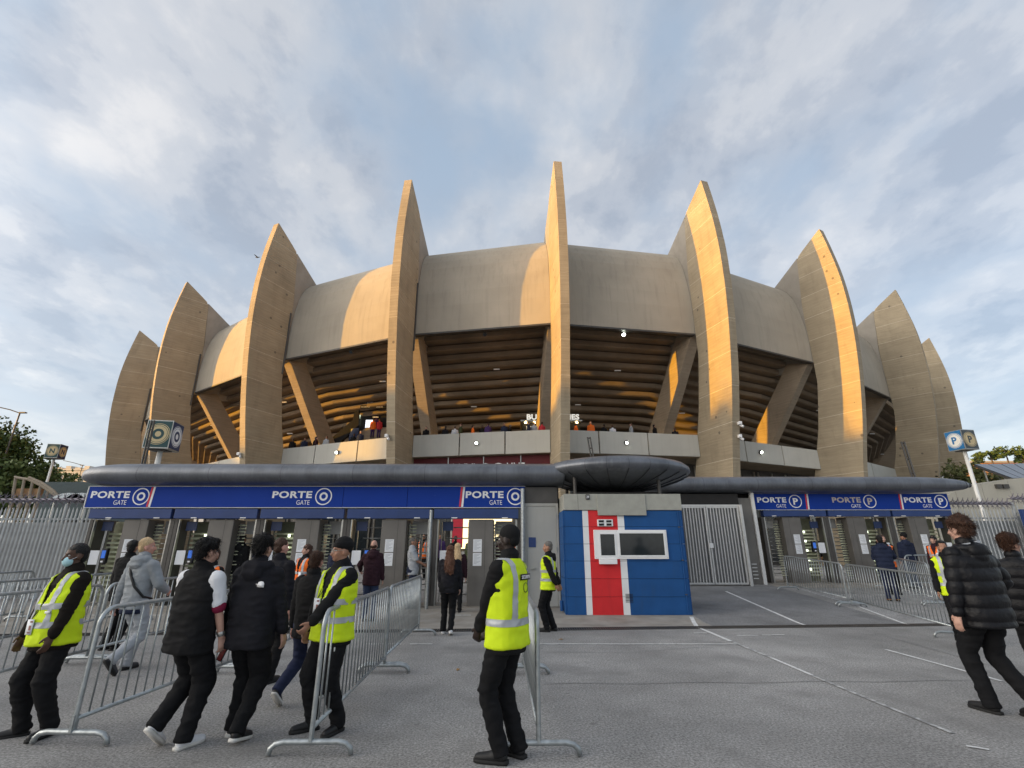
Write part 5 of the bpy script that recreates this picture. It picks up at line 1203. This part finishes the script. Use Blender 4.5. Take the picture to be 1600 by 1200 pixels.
    if kind == 'short': p.blob((0, -.022, .195), (.083, .098, .090), HD); p.blob((0, -.052, .135), (.068, .058, .075), HD); p.blob((0, .036, .245), (.055, .042, .028), HD)
    elif kind == 'thick': p.blob((0, -.020, .203), (.090, .105, .095), HD); p.blob((0, -.056, .145), (.068, .055, .068), HD); p.blob((0, .040, .252), (.066, .045, .036), HD)
    elif kind == 'curly':
        p.blob((0, -.022, .205), (.092, .102, .098), HD)
        p.blob((0, -.058, .145), (.078, .062, .075), HD)
        for k in range(46):
            a_ = k * 2.399; zz_ = .16 + .135 * ((k * .618) % 1); rr = math.sqrt(max(.1, 1 - ((zz_ - .19) / .12) ** 2)); yy = -.018 + .098 * rr * math.sin(a_)
            if yy > .02 and zz_ < .265: continue
            p.blob((.085 * rr * math.cos(a_), yy, zz_), (.025, .025, .025), HD, 8, 6)
    elif kind == 'wrap': p.blob((0, -.018, .200), (.082, .099, .088), HD); p.blob((0, -.056, .150), (.066, .052, .06), HD)
    elif kind == 'buzz': p.blob((0, -.018, .198), (.0785, .095, .088), HD); p.blob((0, -.048, .140), (.064, .056, .07), HD)
    elif kind == 'bald': p.blob((0, -.05, .135), (.078, .052, .045), HD)
    elif kind == 'beanie': p.blob((0, -.018, .216), (.088, .104, .092), HD); p.blob((0, -.062, .17), (.068, .05, .05), HD); p.rings([(.192, .086, .102, -.016), (.203, .090, .106, -.016), (.235, .089, .104, -.016), (.245, .084, .098, -.016)], HD)
    elif kind == 'long':
        p.blob((0, -.018, .192), (.087, .102, .094), HD); p.blob((0, -.055, .10), (.092, .060, .12), HD)
        bk = [CH @ V((0, -.135, .50)), CH @ V((.015, -.165, .36)), CH @ V((.03, -.175, .24))]
        p.cap(HD @ V((0, -.07, .06)), bk[0], .098, .110, 14, .5); p.cap(bk[0], bk[1], .115, .088, 14, .45); p.cap(bk[1], bk[2] + V((0, 0, .03)), .082, .035, 14, .45); p.cap(CH @ V((-.06, -.15, .44)), CH @ V((-.07, -.165, .30)), .05, .02, 10, .5); p.cap(CH @ V((.07, -.15, .46)), CH @ V((.085, -.165, .27)), .045, .018, 10, .5)
    me = remeshed(p, {2: .007, 1: .010, 0: .018}[detail], 2)
    if kind not in ('beanie', 'wrap') and detail:
        c = vcos(me); n = vnos(me); a_ = {'curly': .010, 'thick': .011, 'long': .012}.get(kind, .005); setco(me, c + n * (np_noise(c * np.array((45, 45, 26)), 4) * a_ + np_noise(c * np.array((95, 95, 60)), 5) * a_ * .5)[:, None])
    if kind not in ('beanie', 'wrap') and detail:      # loose strands over the hair mass
        c = vcos(me); n = vnos(me); rs = np.random.default_rng(len(label)); k_ = 2600 if detail == 2 else 700; ii = rs.integers(0, len(c), k_)
        hdc = np.array(HD @ Vector((0, -.02, .16))); ln = {'buzz': .010, 'bald': .010, 'short': .026, 'thick': .036, 'curly': .030, 'long': .05}[kind]
        fl = np.array([0, -.35, -1.0]) + .55 * n[ii] + rs.normal(size=(k_, 3)) * (.9 if kind == 'curly' else .35); fl /= np.linalg.norm(fl, axis=1)[:, None]
        sd_ = np.cross(fl, n[ii] + 1e-4); sd_ /= np.linalg.norm(sd_, axis=1)[:, None] + 1e-9; L2 = ln * (.5 + rs.random((k_, 1))); p0 = c[ii] - n[ii] * .002; w2 = .0022
        tri = np.stack([p0 - sd_ * w2, p0 + sd_ * w2, p0 + fl * L2 + n[ii] * L2 * .25], 1).reshape(-1, 3); fcs = [tuple(p_.vertices) for p_ in me.polygons]; o_ = len(c)
        m2 = bpy.data.meshes.new('hair'); m2.from_pydata(np.vstack([c, tri]).tolist(), [], fcs + [(o_ + 3 * q, o_ + 3 * q + 1, o_ + 3 * q + 2) for q in range(k_)]); me = m2
    put(me, {'beanie': 'beanie', 'wrap': 'head_wrap'}.get(kind, 'hair'), hm)
    for e in extras: e(t, CH, HD, arms, legs, putp, S)
    if tilt: t.rotation_euler = (Matrix.Rotation(R(-tilt), 3, 'Y') @ Matrix.Rotation(R(yaw), 3, 'Z')).to_euler()
    return t

# ---- small things worn or held (parts of the clothing; held things are their own objects)
def x_mask(t, CH, HD, arms, legs, putp, S):
    V = Vector; p = Prim(); p.blob((0, .058, .100), (.063, .052, .055), HD); putp(p, 'face_mask', C_MASK)
    for q in (-1, 1): putp(Prim().cap(HD @ V((q * .058, .062, .112)), HD @ V((q * .082, -.012, .150)), .0022, .0022, 5), 'mask_strap', C_WHITE)
def x_badge(xo=-.03, zo=.085, yo=.172):
    def f(t, CH, HD, arms, legs, putp, S):
        V = Vector; c = V((xo, yo, zo)); o = putp(MB().add([CH @ (c + V((a, k * .005 + .0 * b, b))) for k in (0, 1) for a, b in ((-.048, -.07), (.048, -.07), (.048, .07), (-.048, .07))], [(3, 2, 1, 0), (4, 5, 6, 7), (0, 1, 5, 4), (1, 2, 6, 5), (2, 3, 7, 6), (3, 0, 4, 7)]), 'badge_card', M_PAPER)
        for a, b, w_, h_ in ((-.012, -.008, .018, .022), (-.02, .048, .022, .008), (-.01, -.05, .026, .006)):
            putp(MB().add([CH @ (c + V((a + i * w_, .0065, b + j_ * h_))) for i, j_ in ((-1, -1), (1, -1), (1, 1), (-1, 1))], [(3, 2, 1, 0)]), 'print_mark', mat('badge_ink', (.25, .12, .10), .7), o)
        for q in (-1, 1): putp(Prim().cap(CH @ V((xo, yo, zo + .07)), CH @ V((q * .07, .075, .545)), .004, .004, 5), 'lanyard', M_SHOEB)
    return f
def x_glasses(t, CH, HD, arms, legs, putp, S):
    V = Vector
    for q in (-1, 1):
        pth = [HD @ V((q * .032 + .021 * math.cos(a), .096, .158 + .017 * math.sin(a))) for a in (2 * math.pi * k / 12 for k in range(12))]; putp(MB().tube(pth, .0022, 5, closed=True), 'glasses_rim', M_STEEL)
        putp(Prim().cap(HD @ V((q * .053, .094, .162)), HD @ V((q * .08, 0, .162)), .002, .002, 5), 'glasses_arm', M_STEEL)
def x_patch(xo, zo, w_, h_, m, name, yo=-.158, rot=0, shape=None):
    """small flat print on the back (yo < 0) or front, following the chest"""
    def f(t, CH, HD, arms, legs, putp, S):
        V = Vector; pts = shape or [(-.5, -.5), (.5, -.5), (.5, .5), (-.5, .5)]; cr, sr = math.cos(rot), math.sin(rot); n = len(pts); sg = -1 if yo < 0 else 1
        v = [CH @ V((xo + (a * w_ * cr - b * h_ * sr), yo + sg * .006 * k, zo + (a * w_ * sr + b * h_ * cr))) for k in (0, 1) for a, b in pts]
        putp(MB().add(v, [tuple(range(n)), tuple(range(n, 2 * n))[::-1]] + [(i, (i + 1) % n, (i + 1) % n + n, i + n) for i in range(n)]), name, m)
    return f
def x_ring(xo, zo, r, m, yo):
    def f(t, CH, HD, arms, legs, putp, S):
        pth = [CH @ Vector((xo + r * math.cos(a), yo, zo + r * math.sin(a))) for a in (2 * math.pi * k / 20 for k in range(20))]; putp(MB().tube(pth, .003, 5, closed=True), 'emblem_ring', m)
    return f
def x_textpatch(s_, xo, zo, w_, h_, m, yo, bg):
    def f(t, CH, HD, arms, legs, putp, S):
        if (s_, .012, 0, 1.0) not in _text_cache: o = text(s_, None, m, 0, 0, 1, 1, 0); me = o.data; bpy.data.objects.remove(o); bpy.data.meshes.remove(me)
        co, fc = _text_cache[(s_, .012, 0, 1.0)]; lo = co.min(0); sz = np.maximum(co.max(0) - lo, 1e-6); q = (co - lo) / sz; sg = -1 if yo < 0 else 1
        if bg: x_patch(xo, zo, w_ * 1.18, h_ * 1.7, bg, 'print_panel', yo)(t, CH, HD, arms, legs, putp, S)
        xs = (q[:, 0] - .5) * w_ * (1 if yo < 0 else -1)
        putp(MB().add([CH @ Vector((xo + a, yo + sg * (.007 + c * .004), zo + (b - .5) * h_)) for a, b, c in zip(xs, q[:, 1], q[:, 2])], fc), 'print_lettering', m)
    return f
def x_strap(t, CH, HD, arms, legs, putp, S):
    V = Vector; putp(MB().tube([CH @ V(p) for p in ((-.16, .05, .50), (-.13, -.10, .49), (-.02, -.150, .36), (.10, -.155, .20), (.19, -.06, .06), (.17, .10, .02))], .017, 6), 'bag_strap', M_SHOEB)
def x_wrist(t, CH, HD, arms, legs, putp, S):
    sg, sh, el, wr = arms[1]; d = (wr - el).normalized(); putp(Prim().cap(wr - d * .03, wr - d * .022, .034, .034, 10), 'bracelet', M_STEEL)
def x_socks(t, CH, HD, arms, legs, putp, S):
    for sg, hip, kn, an, FM in legs: putp(Prim().cap(an.lerp(kn, .02), an.lerp(kn, .2), .05, .052, 12), 'sock', C_WHITE)
def x_collar(m):
    def f(t, CH, HD, arms, legs, putp, S):
        V = Vector; putp(MB().tube([CH @ V((.105 * math.cos(a), -.03 + .085 * math.sin(a), .585 + .02 * math.cos(a))) for a in (math.pi + math.pi * k / 10 for k in range(11))], .022, 8), 'hood_lining', m)
    return f
def x_hem(m, zz_=-.13):
    def f(t, CH, HD, arms, legs, putp, S): putp(Prim().rings([(zz_ - .03, .176, .132, 0), (zz_, .182, .136, 0), (zz_ + .05, .178, .134, 0)], CH), 'shirt_hem', m)
    return f
STRIDE = dict(L=((-.09, .28, 0), 4, 0), Rr=((.09, -.26, .0), -4, 38), drop=.03)
STRIDE2 = dict(L=((-.09, -.28, .02), 4, 42), Rr=((.09, .24, 0), -4, 0), drop=.03)

# foreground
person('steward in blue face mask and yellow vest leaning by the left barrier', -4.34, 5.15, 160, 1.655, S_DARK, ('buzz', H_BLACK), 'jacket', C_DBROWN, C_BLACK, M_SHOEB, vest=(C_YEL, 2), head=(-12, 3), bulk=1.18, belly=.03,
       L=((-.15, -.02, 0), 12, 0), Rr=((.14, .06, 0), -38, 0), HL=(-.23, .20, .80), HR=(.33, .16, .76), legw=1.2, extras=(x_mask, x_badge(.06, .06, .222), x_patch(-.11, .19, .075, .022, M_LETTER, 'vest_tag', .192)), tilt=2.5)
person('blond man in a grey hoodie and grey joggers walking away along the left lane', -5.35, 7.45, -14, 1.78, S_PINK, ('buzz', H_BLOND), 'hoodie', C_GREY, C_LGREY, mat('shoe_dark_grey', (.05, .05, .055), .7), hood=True, head=(-38, 0), HR=(.20, .28, 1.02), HL=(-.30, -.05, .80), extras=(x_strap, x_hem(C_NAVY)), L=((-.10, .18, 0), 4, 0), Rr=((.10, -.32, .04), -4, 50), drop=.03, legw=1.1)
person('dark-haired man in a black sleeveless gilet with white shirt sleeve holding a phone', -2.92, 4.86, -16, 1.71, S_FAIR, ('thick', H_BLACK), 'gilet', C_BLACK, C_TROUSER, C_WHITE, M_SOLEW, head=(-14, 5), sleeve='gilet', scol=(C_WHITE, C_MAROON), bulk=1.18, HR=(.27, .12, .80), HL=(-.20, .22, .95), curl=.8, legw=1.25, extras=(x_wrist, x_socks), L=((-.11, -.13, .03), 6, 40), Rr=((.12, .05, 0), -8, 0), drop=.01, lean=1)
tnf = [(-.5, .05), (-.28, -.05), (-.25, -.42), (.5, -.5), (.5, .1), (.38, .42), (.1, .5), (-.15, .35), (-.2, .1)]
person('tall man in a black hooded jacket with small white mark on the shoulder, walking away', -2.46, 5.02, -4, 1.755, S_FAIR, ('thick', H_BLACK), 'jacket', C_BLACK2, C_TROUSER, M_SHOEB, M_SOLEW, hood=True, bulk=1.16, head=(-4, 3), HL=(-.27, .06, .82), HR=(.28, .10, .83), legw=1.2, L=((-.10, .16, 0), 3, 0), Rr=((.07, -.06, .0), -4, 10), drop=.02,
       extras=(x_patch(.115, .40, .085, .055, M_LETTER, 'white_emblem', -.162, 0, tnf), x_socks))
person('boy in a dark jacket and navy jeans walking behind the hooded man', -2.33, 6.1, -12, 1.62, S_PINK, ('short', H_BROWN), 'jacket', C_BLACK, C_DJEANS, M_SHOEB, M_SOLEW, head=(8, 6), L=((-.14, -.30, .03), 8, 40), Rr=((.10, .30, 0), -6, 0), drop=.05)
person('steward with black beanie, glasses and yellow vest standing at the barrier', -1.76, 5.25, 146, 1.70, S_TAN, ('beanie', C_BLACK), 'jacket', C_BLACK, C_TROUSER, M_SHOEB, vest=(C_YEL, 2), head=(-24, 2), bulk=1.12, belly=.015, HL=(-.04, .30, .99), HR=(.27, .12, .83), poleL=(-.9, -.6, -.2), poleR=(.5, -1, 0), curl=.9,
       L=((-.13, -.06, 0), 10, 0), Rr=((.13, .05, 0), -22, 0), legw=1.15, extras=(x_glasses, x_badge(.045, .20, .196), x_patch(-.10, .28, .07, .025, M_LETTER, 'vest_tag', .182), x_ring(-.10, .19, .03, mat('emblem_green', (.30, .45, .02), .6), .182)))
person('tall steward in black head wrap and yellow vest seen from behind, hands clasped in front', -.04, 4.62, 62, 1.81, S_DEEP, ('wrap', C_BLACK), 'jacket', C_BLACK, C_TROUSER, M_SHOEB, vest=(C_YEL, 1), head=(4, 2), HL=(-.08, .26, .86), HR=(.05, .27, .84), poleL=(-1, -.5, 0), poleR=(1, -.5, 0), curl=.9, L=((-.09, .04, 0), 14, 0), Rr=((.10, -.03, 0), -10, 0), bulk=1.02, legw=1.08,
       extras=(x_textpatch('SECURITE', .02, .42, .15, .028, M_LETTER, -.163, M_BLK2), x_ring(.02, .335, .038, mat('emblem_dark_green', (.10, .16, .02), .6), -.168)))
# by the gates
person('woman with long chestnut hair in black seen from behind at the last turnstile', -1.27, 10.5, 2, 1.66, S_FAIR, ('long', H_CHEST), 'short', C_BLACK2, C_TROUSER, C_WHITE, M_SOLEW, detail=1, bulk=1.02, hips=1.24, legw=.92, HL=(-.20, .14, .90), HR=(.22, .12, .88), collar=False, L=((-.10, .10, 0), 2, 0), Rr=((.08, -.16, 0), 2, 14), extras=(x_socks,))
person('blonde woman just inside the last turnstile ahead of the long-haired one', -1.42, 13.3, 5, 1.66, S_FAIR, ('long', H_BLOND), 'jacket', C_BURG, C_BLACK, detail=1, bulk=.95)
person('steward with short grey hair in yellow vest standing before the grey door', .76, 10.85, 72, 1.74, S_TAN, ('buzz', H_GREY), 'jacket', C_BLACK, C_TROUSER, vest=(C_YEL, 2), detail=1, head=(10, 2), HL=(-.12, -.20, .92), HR=(.10, -.22, .90), poleL=(-1, .2, 0), poleR=(1, .2, 0), hood=True, L=((-.09, .05, 0), 6, 0), Rr=((.09, -.05, 0), -6, 0))
person('dark-haired woman steward in an orange vest facing the queue at left centre', -4.45, 11.0, 150, 1.68, S_FAIR, ('long', H_BROWN), 'jacket', C_BLACK, C_BLACK, vest=(C_ORA, 2), detail=1, head=(-20, 0), extras=(x_patch(-.10, .20, .09, .12, M_PAPER, 'badge_card', .17),))
person('balding man in a burgundy hooded jacket and jeans at the fourth turnstile', -3.32, 12.2, 4, 1.77, S_FAIR, ('bald', H_BROWN), 'jacket', C_BURG, C_JEANS, detail=1, hood=True, HL=(-.34, .34, 1.08), HR=(.25, .10, .86), bulk=1.05)
person('man in a pale grey t-shirt squeezing through the fourth turnstile', -2.70, 13.85, -82, 1.78, S_TAN, ('buzz', H_GREY), 'tee', C_LGREY, C_NAVY, detail=1, sleeve='short', HL=(-.10, .34, 1.08), HR=(.12, .36, 1.06), belly=.05, bulk=1.08)
person('man in dark blue jacket standing close behind the beanie steward', -3.95, 11.6, -20, 1.76, S_FAIR, ('short', H_BROWN), 'jacket', C_NAVY, C_JEANS, detail=1, HR=(.15, .32, 1.2))
person('man in black padded coat entering the second turnstile', -7.72, 14.5, -10, 1.84, S_TAN, ('short', H_BLACK), 'jacket', C_BLACK, C_BLACK, detail=1, hood=True, bulk=1.05)
person('man in dark navy jacket at the third turnstile behind the hooded man', -6.95, 14.2, 8, 1.86, S_TAN, ('short', H_BLACK), 'jacket', C_NAVY, C_BLACK, detail=1)
person('man with shaved head and dark coat hidden behind the hooded man', -3.15, 6.95, -18, 1.74, S_PINK, ('buzz', H_BROWN), 'jacket', C_BLACK2, C_BLACK, detail=1, head=(-15, 0))
person('dark-haired person in black jacket just ahead of the blond man', -6.72, 9.0, -8, 1.74, S_TAN, ('short', H_BLACK), 'jacket', C_BLACK, C_BLACK, detail=1, head=(20, 0), extras=())
person('person in an orange vest half hidden by the man in the black gilet', -4.75, 8.1, 170, 1.60, S_TAN, ('short', H_BROWN), 'jacket', C_BLACK, C_BLACK, vest=(C_ORA, 1), detail=1)
# right side
person('curly-haired young man in black puffer jacket striding away at the right edge', 5.09, 5.66, 8, 1.97, S_FAIR, ('curly', H_BROWN), 'puffer', C_PUFF, C_TROUSER, M_SHOEB, head=(4, 2), hood=True, bulk=1.16, HL=(-.30, .02, .80), HR=(.30, .14, .95), L=((-.10, .14, 0), 4, 0), Rr=((.10, -.14, .0), -2, 18), legw=1.0, drop=.02, extras=(x_collar(C_LGREY),), tilt=1.5)
person('boy with cropped dark hair in black padded jacket cut by the right edge', 6.09, 6.2, -48, 1.78, S_FAIR, ('thick', H_BROWN), 'puffer', C_PUFF, C_BLACK, head=(-38, 4), HL=(-.22, .22, 1.0), HR=(.2, .25, 1.0))
person('steward in yellow vest mostly hidden behind the puffer jacket', 8.02, 9.45, 150, 1.74, S_TAN, ('short', H_BLACK), 'jacket', C_BLACK, C_TROUSER, vest=(C_YEL, 2), detail=1, L=((-.12, 0, 0), 10, 0), Rr=((.12, .04, 0), -20, 0))
person('man in quilted navy jacket with tan shoes leaning on the right inner barrier', 11.0, 15.1, -22, 1.80, S_FAIR, ('short', H_BLACK), 'puffer', C_NAVY, C_DJEANS, M_TANSHOE, detail=1, hood=True, HL=(-.10, .34, 1.12), HR=(.20, .36, 1.12), bulk=1.12, lean=4)
person('steward in orange vest facing the man in the quilted navy jacket', 12.05, 16.4, 160, 1.78, S_FAIR, ('short', H_BROWN), 'jacket', C_BLACK, C_BLACK, vest=(C_ORA, 2), detail=1, HL=(-.05, .32, 1.1), HR=(.05, .33, 1.1))
person('man in dark navy hoodie and jeans at the rightmost turnstile', 13.75, 17.7, -8, 1.80, S_TAN, ('beanie', C_BLACK), 'jacket', C_NAVY, C_JEANS, detail=1, hood=True, head=(25, 0))
person('woman with long dark hair in an orange vest beside the rightmost turnstile', 13.85, 16.6, 118, 1.74, S_FAIR, ('long', H_BLACK), 'jacket', C_BURG, C_BLACK, vest=(C_ORA, 2), detail=1, head=(-8, 4), extras=(x_patch(-.10, .26, .09, .11, M_PAPER, 'badge_card', .17),))
person('steward in yellow vest behind the middle right turnstile', 12.75, 20.7, 185, 1.74, S_TAN, ('short', H_BLACK), 'jacket', C_BLACK, C_BLACK, vest=(C_YEL, 2), detail=1)
# phone held by the man in the gilet
ph = thing('mobile_phone', 'dark phone with red back held low by the man in the gilet', 'phone', (-2.68, 5.02, .70)); pb = MB().box(-.036, -.075, -.005, .036, .075, .005); mx_ = Euler((R(70), R(8), R(-30))).to_matrix(); pb.v = [tuple(mx_ @ Vector(v)) for v in pb.v]; build(pb, 'case', M_BLK2, ph, local=True)
pb = MB().box(-.032, -.07, .0055, .032, .07, .007); pb.v = [tuple(mx_ @ Vector(v)) for v in pb.v]; build(pb, 'back_cover', mat('phone_red', (.25, .02, .02), .4), ph, local=True)

# courtyard crowd seen through the turnstiles (too small to show more than head, coat and legs)
cr = [(-2.3, 20.5, C_BLACK, H_BROWN, 'in black coat'), (-1.55, 19.2, C_GREENJ, H_BLACK, 'in olive green coat'), (-.9, 21.5, C_BLACK2, H_GREY, 'with grey hair in dark coat'), (-1.9, 23.2, C_NAVY, H_BROWN, 'in navy coat'), (-3.2, 22.4, C_PURP, H_BLACK, 'in purple coat'),
      (-.3, 23.8, C_LGREY, H_BROWN, 'in pale grey coat'), (-2.8, 25.5, C_REDJ, H_BLACK, 'in red coat'), (-1.2, 26.2, C_BLACK, H_BLOND, 'blond, in black coat'), (-4.3, 21.2, C_BLACK2, H_BROWN, 'brown-haired in soft black coat'), (-5.2, 24.4, C_NAVY, H_BLACK, 'black-haired in navy coat'), (-.55, 18.3, C_BURG, H_BLACK, 'in burgundy coat')]
for k, (x, y, cm, hm, ds) in enumerate(cr):
    person('visitor %s in the courtyard behind the turnstiles' % ds, x, y, [10, 160, -30, 80, 200][k % 5], 1.66 + .03 * (k % 5), [S_FAIR, S_TAN, S_DARK][k % 3], ('short', hm), 'jacket', cm, C_BLACK, detail=0, group='visitors in the courtyard')
for x, y, ds in ((.05, 16.6, 'right behind the last turnstile'), (-3.55, 20.3, 'among the courtyard crowd')):
    person('steward in orange vest ' + ds, x, y, 170, 1.74, S_TAN, ('short', H_BLACK), 'jacket', C_BLACK, C_BLACK, vest=(C_ORA, 1), detail=0)
# terrace
tp = [(4, .10, C_BLACK, H_BROWN, 'in black next to the strut lamp'), (4, .235, C_BLACK2, H_BLACK, 'in soft black, left of the white jacket'), (4, .30, C_WHITE, H_GREY, 'in a white jacket'), (4, .35, C_GREENJ, H_BROWN, 'in an olive jacket'), (4, .435, C_ORA, H_BLACK, 'in an orange vest left of the burger stand'), (4, .50, C_BLACK, H_BLACK, 'in black right of the orange vest'), (4, .545, C_PURP, H_BROWN, 'in purple, middle of the terrace bay'), (4, .66, C_NAVY, H_BLACK, 'in navy before the burger stand'), (4, .70, C_BLACK, H_GREY, 'grey-haired in black before the burger stand'), (4, .83, C_NAVY, H_BROWN, 'brown-haired in navy queueing at the burger stand'), (4, .87, C_LGREY, H_BLACK, 'in pale grey queueing at the burger stand'), (4, .93, C_REDJ, H_BROWN, 'in red queueing at the burger stand'),
      (5, .05, C_REDJ, H_BLACK, 'in red just right of the middle fin'), (5, .08, C_PURP, H_BROWN, 'in purple just right of the middle fin'), (5, .17, C_ORA, H_BLACK, 'in orange vest, left one of two right of the middle fin'), (5, .26, C_ORA, H_BROWN, 'in orange vest, right one of two right of the middle fin'), (5, .36, C_BLACK, H_BLACK, 'in black right of the orange pair'), (5, .43, C_WHITE, H_BROWN, 'in white shirt, middle of the right terrace bay'), (5, .54, C_LGREY, H_BROWN, 'in pale grey near the right strut'), (5, .72, C_BLACK, H_BLACK, 'in black suit beside the lit strut'), (5, .88, C_BLACK2, H_BROWN, 'in dark coat near the blue banner'),
      (3, .05, C_BLACK, H_BROWN, 'in black at the left end of the second bay'), (3, .13, C_NAVY, H_BLACK, 'in navy left of the second strut'), (3, .20, C_BLACK2, H_GREY, 'grey-haired left of the second strut'), (3, .25, C_BURG, H_BLACK, 'in burgundy left of the second strut'), (3, .31, C_LGREY, H_BROWN, 'in pale grey left of the second strut'), (3, .52, C_BLACK, H_BROWN, 'in black below the stair entrance'), (3, .60, C_NAVY, H_GREY, 'grey-haired in navy below the stair entrance'), (6, .10, C_BLACK, H_BROWN, 'in black in the right bay with the warm lamp')]
for k, (i, f, cm, hm, ds) in enumerate(tp):
    p = B0(i, f, -.42 - .25 * ((k * 7) % 3), 8.45); ds2 = 'spectator ' + ds + (' at the terrace parapet' if len(ds.split()) < 7 else ' up there')
    person(ds2, p.x, p.y, [170, 20, 185, 90, -80][k % 5], 1.68 + .04 * (k % 4), [S_FAIR, S_TAN, S_DARK][k % 3], ('short', hm), 'jacket', cm, C_BLACK, detail=0, group='spectators at the terrace parapet', z=p.z)
for px, cm, ds in ((581, C_ORA, 'in orange standing on the stair flight under the section sign'), (591, C_REDJ, 'in red standing on the stair flight under the section sign'), (586, C_PURP, 'in purple behind the pair on the stair flight')):
    p = at(px, 684 if cm != C_PURP else 680, 41.05 if cm != C_PURP else 41.3); person('spectator ' + ds, p.x, p.y, 10, 1.7, S_FAIR, ('short', H_BROWN), 'jacket', cm, C_PURP, detail=0, z=p.z)

bpy.data.scenes.remove(TMP)
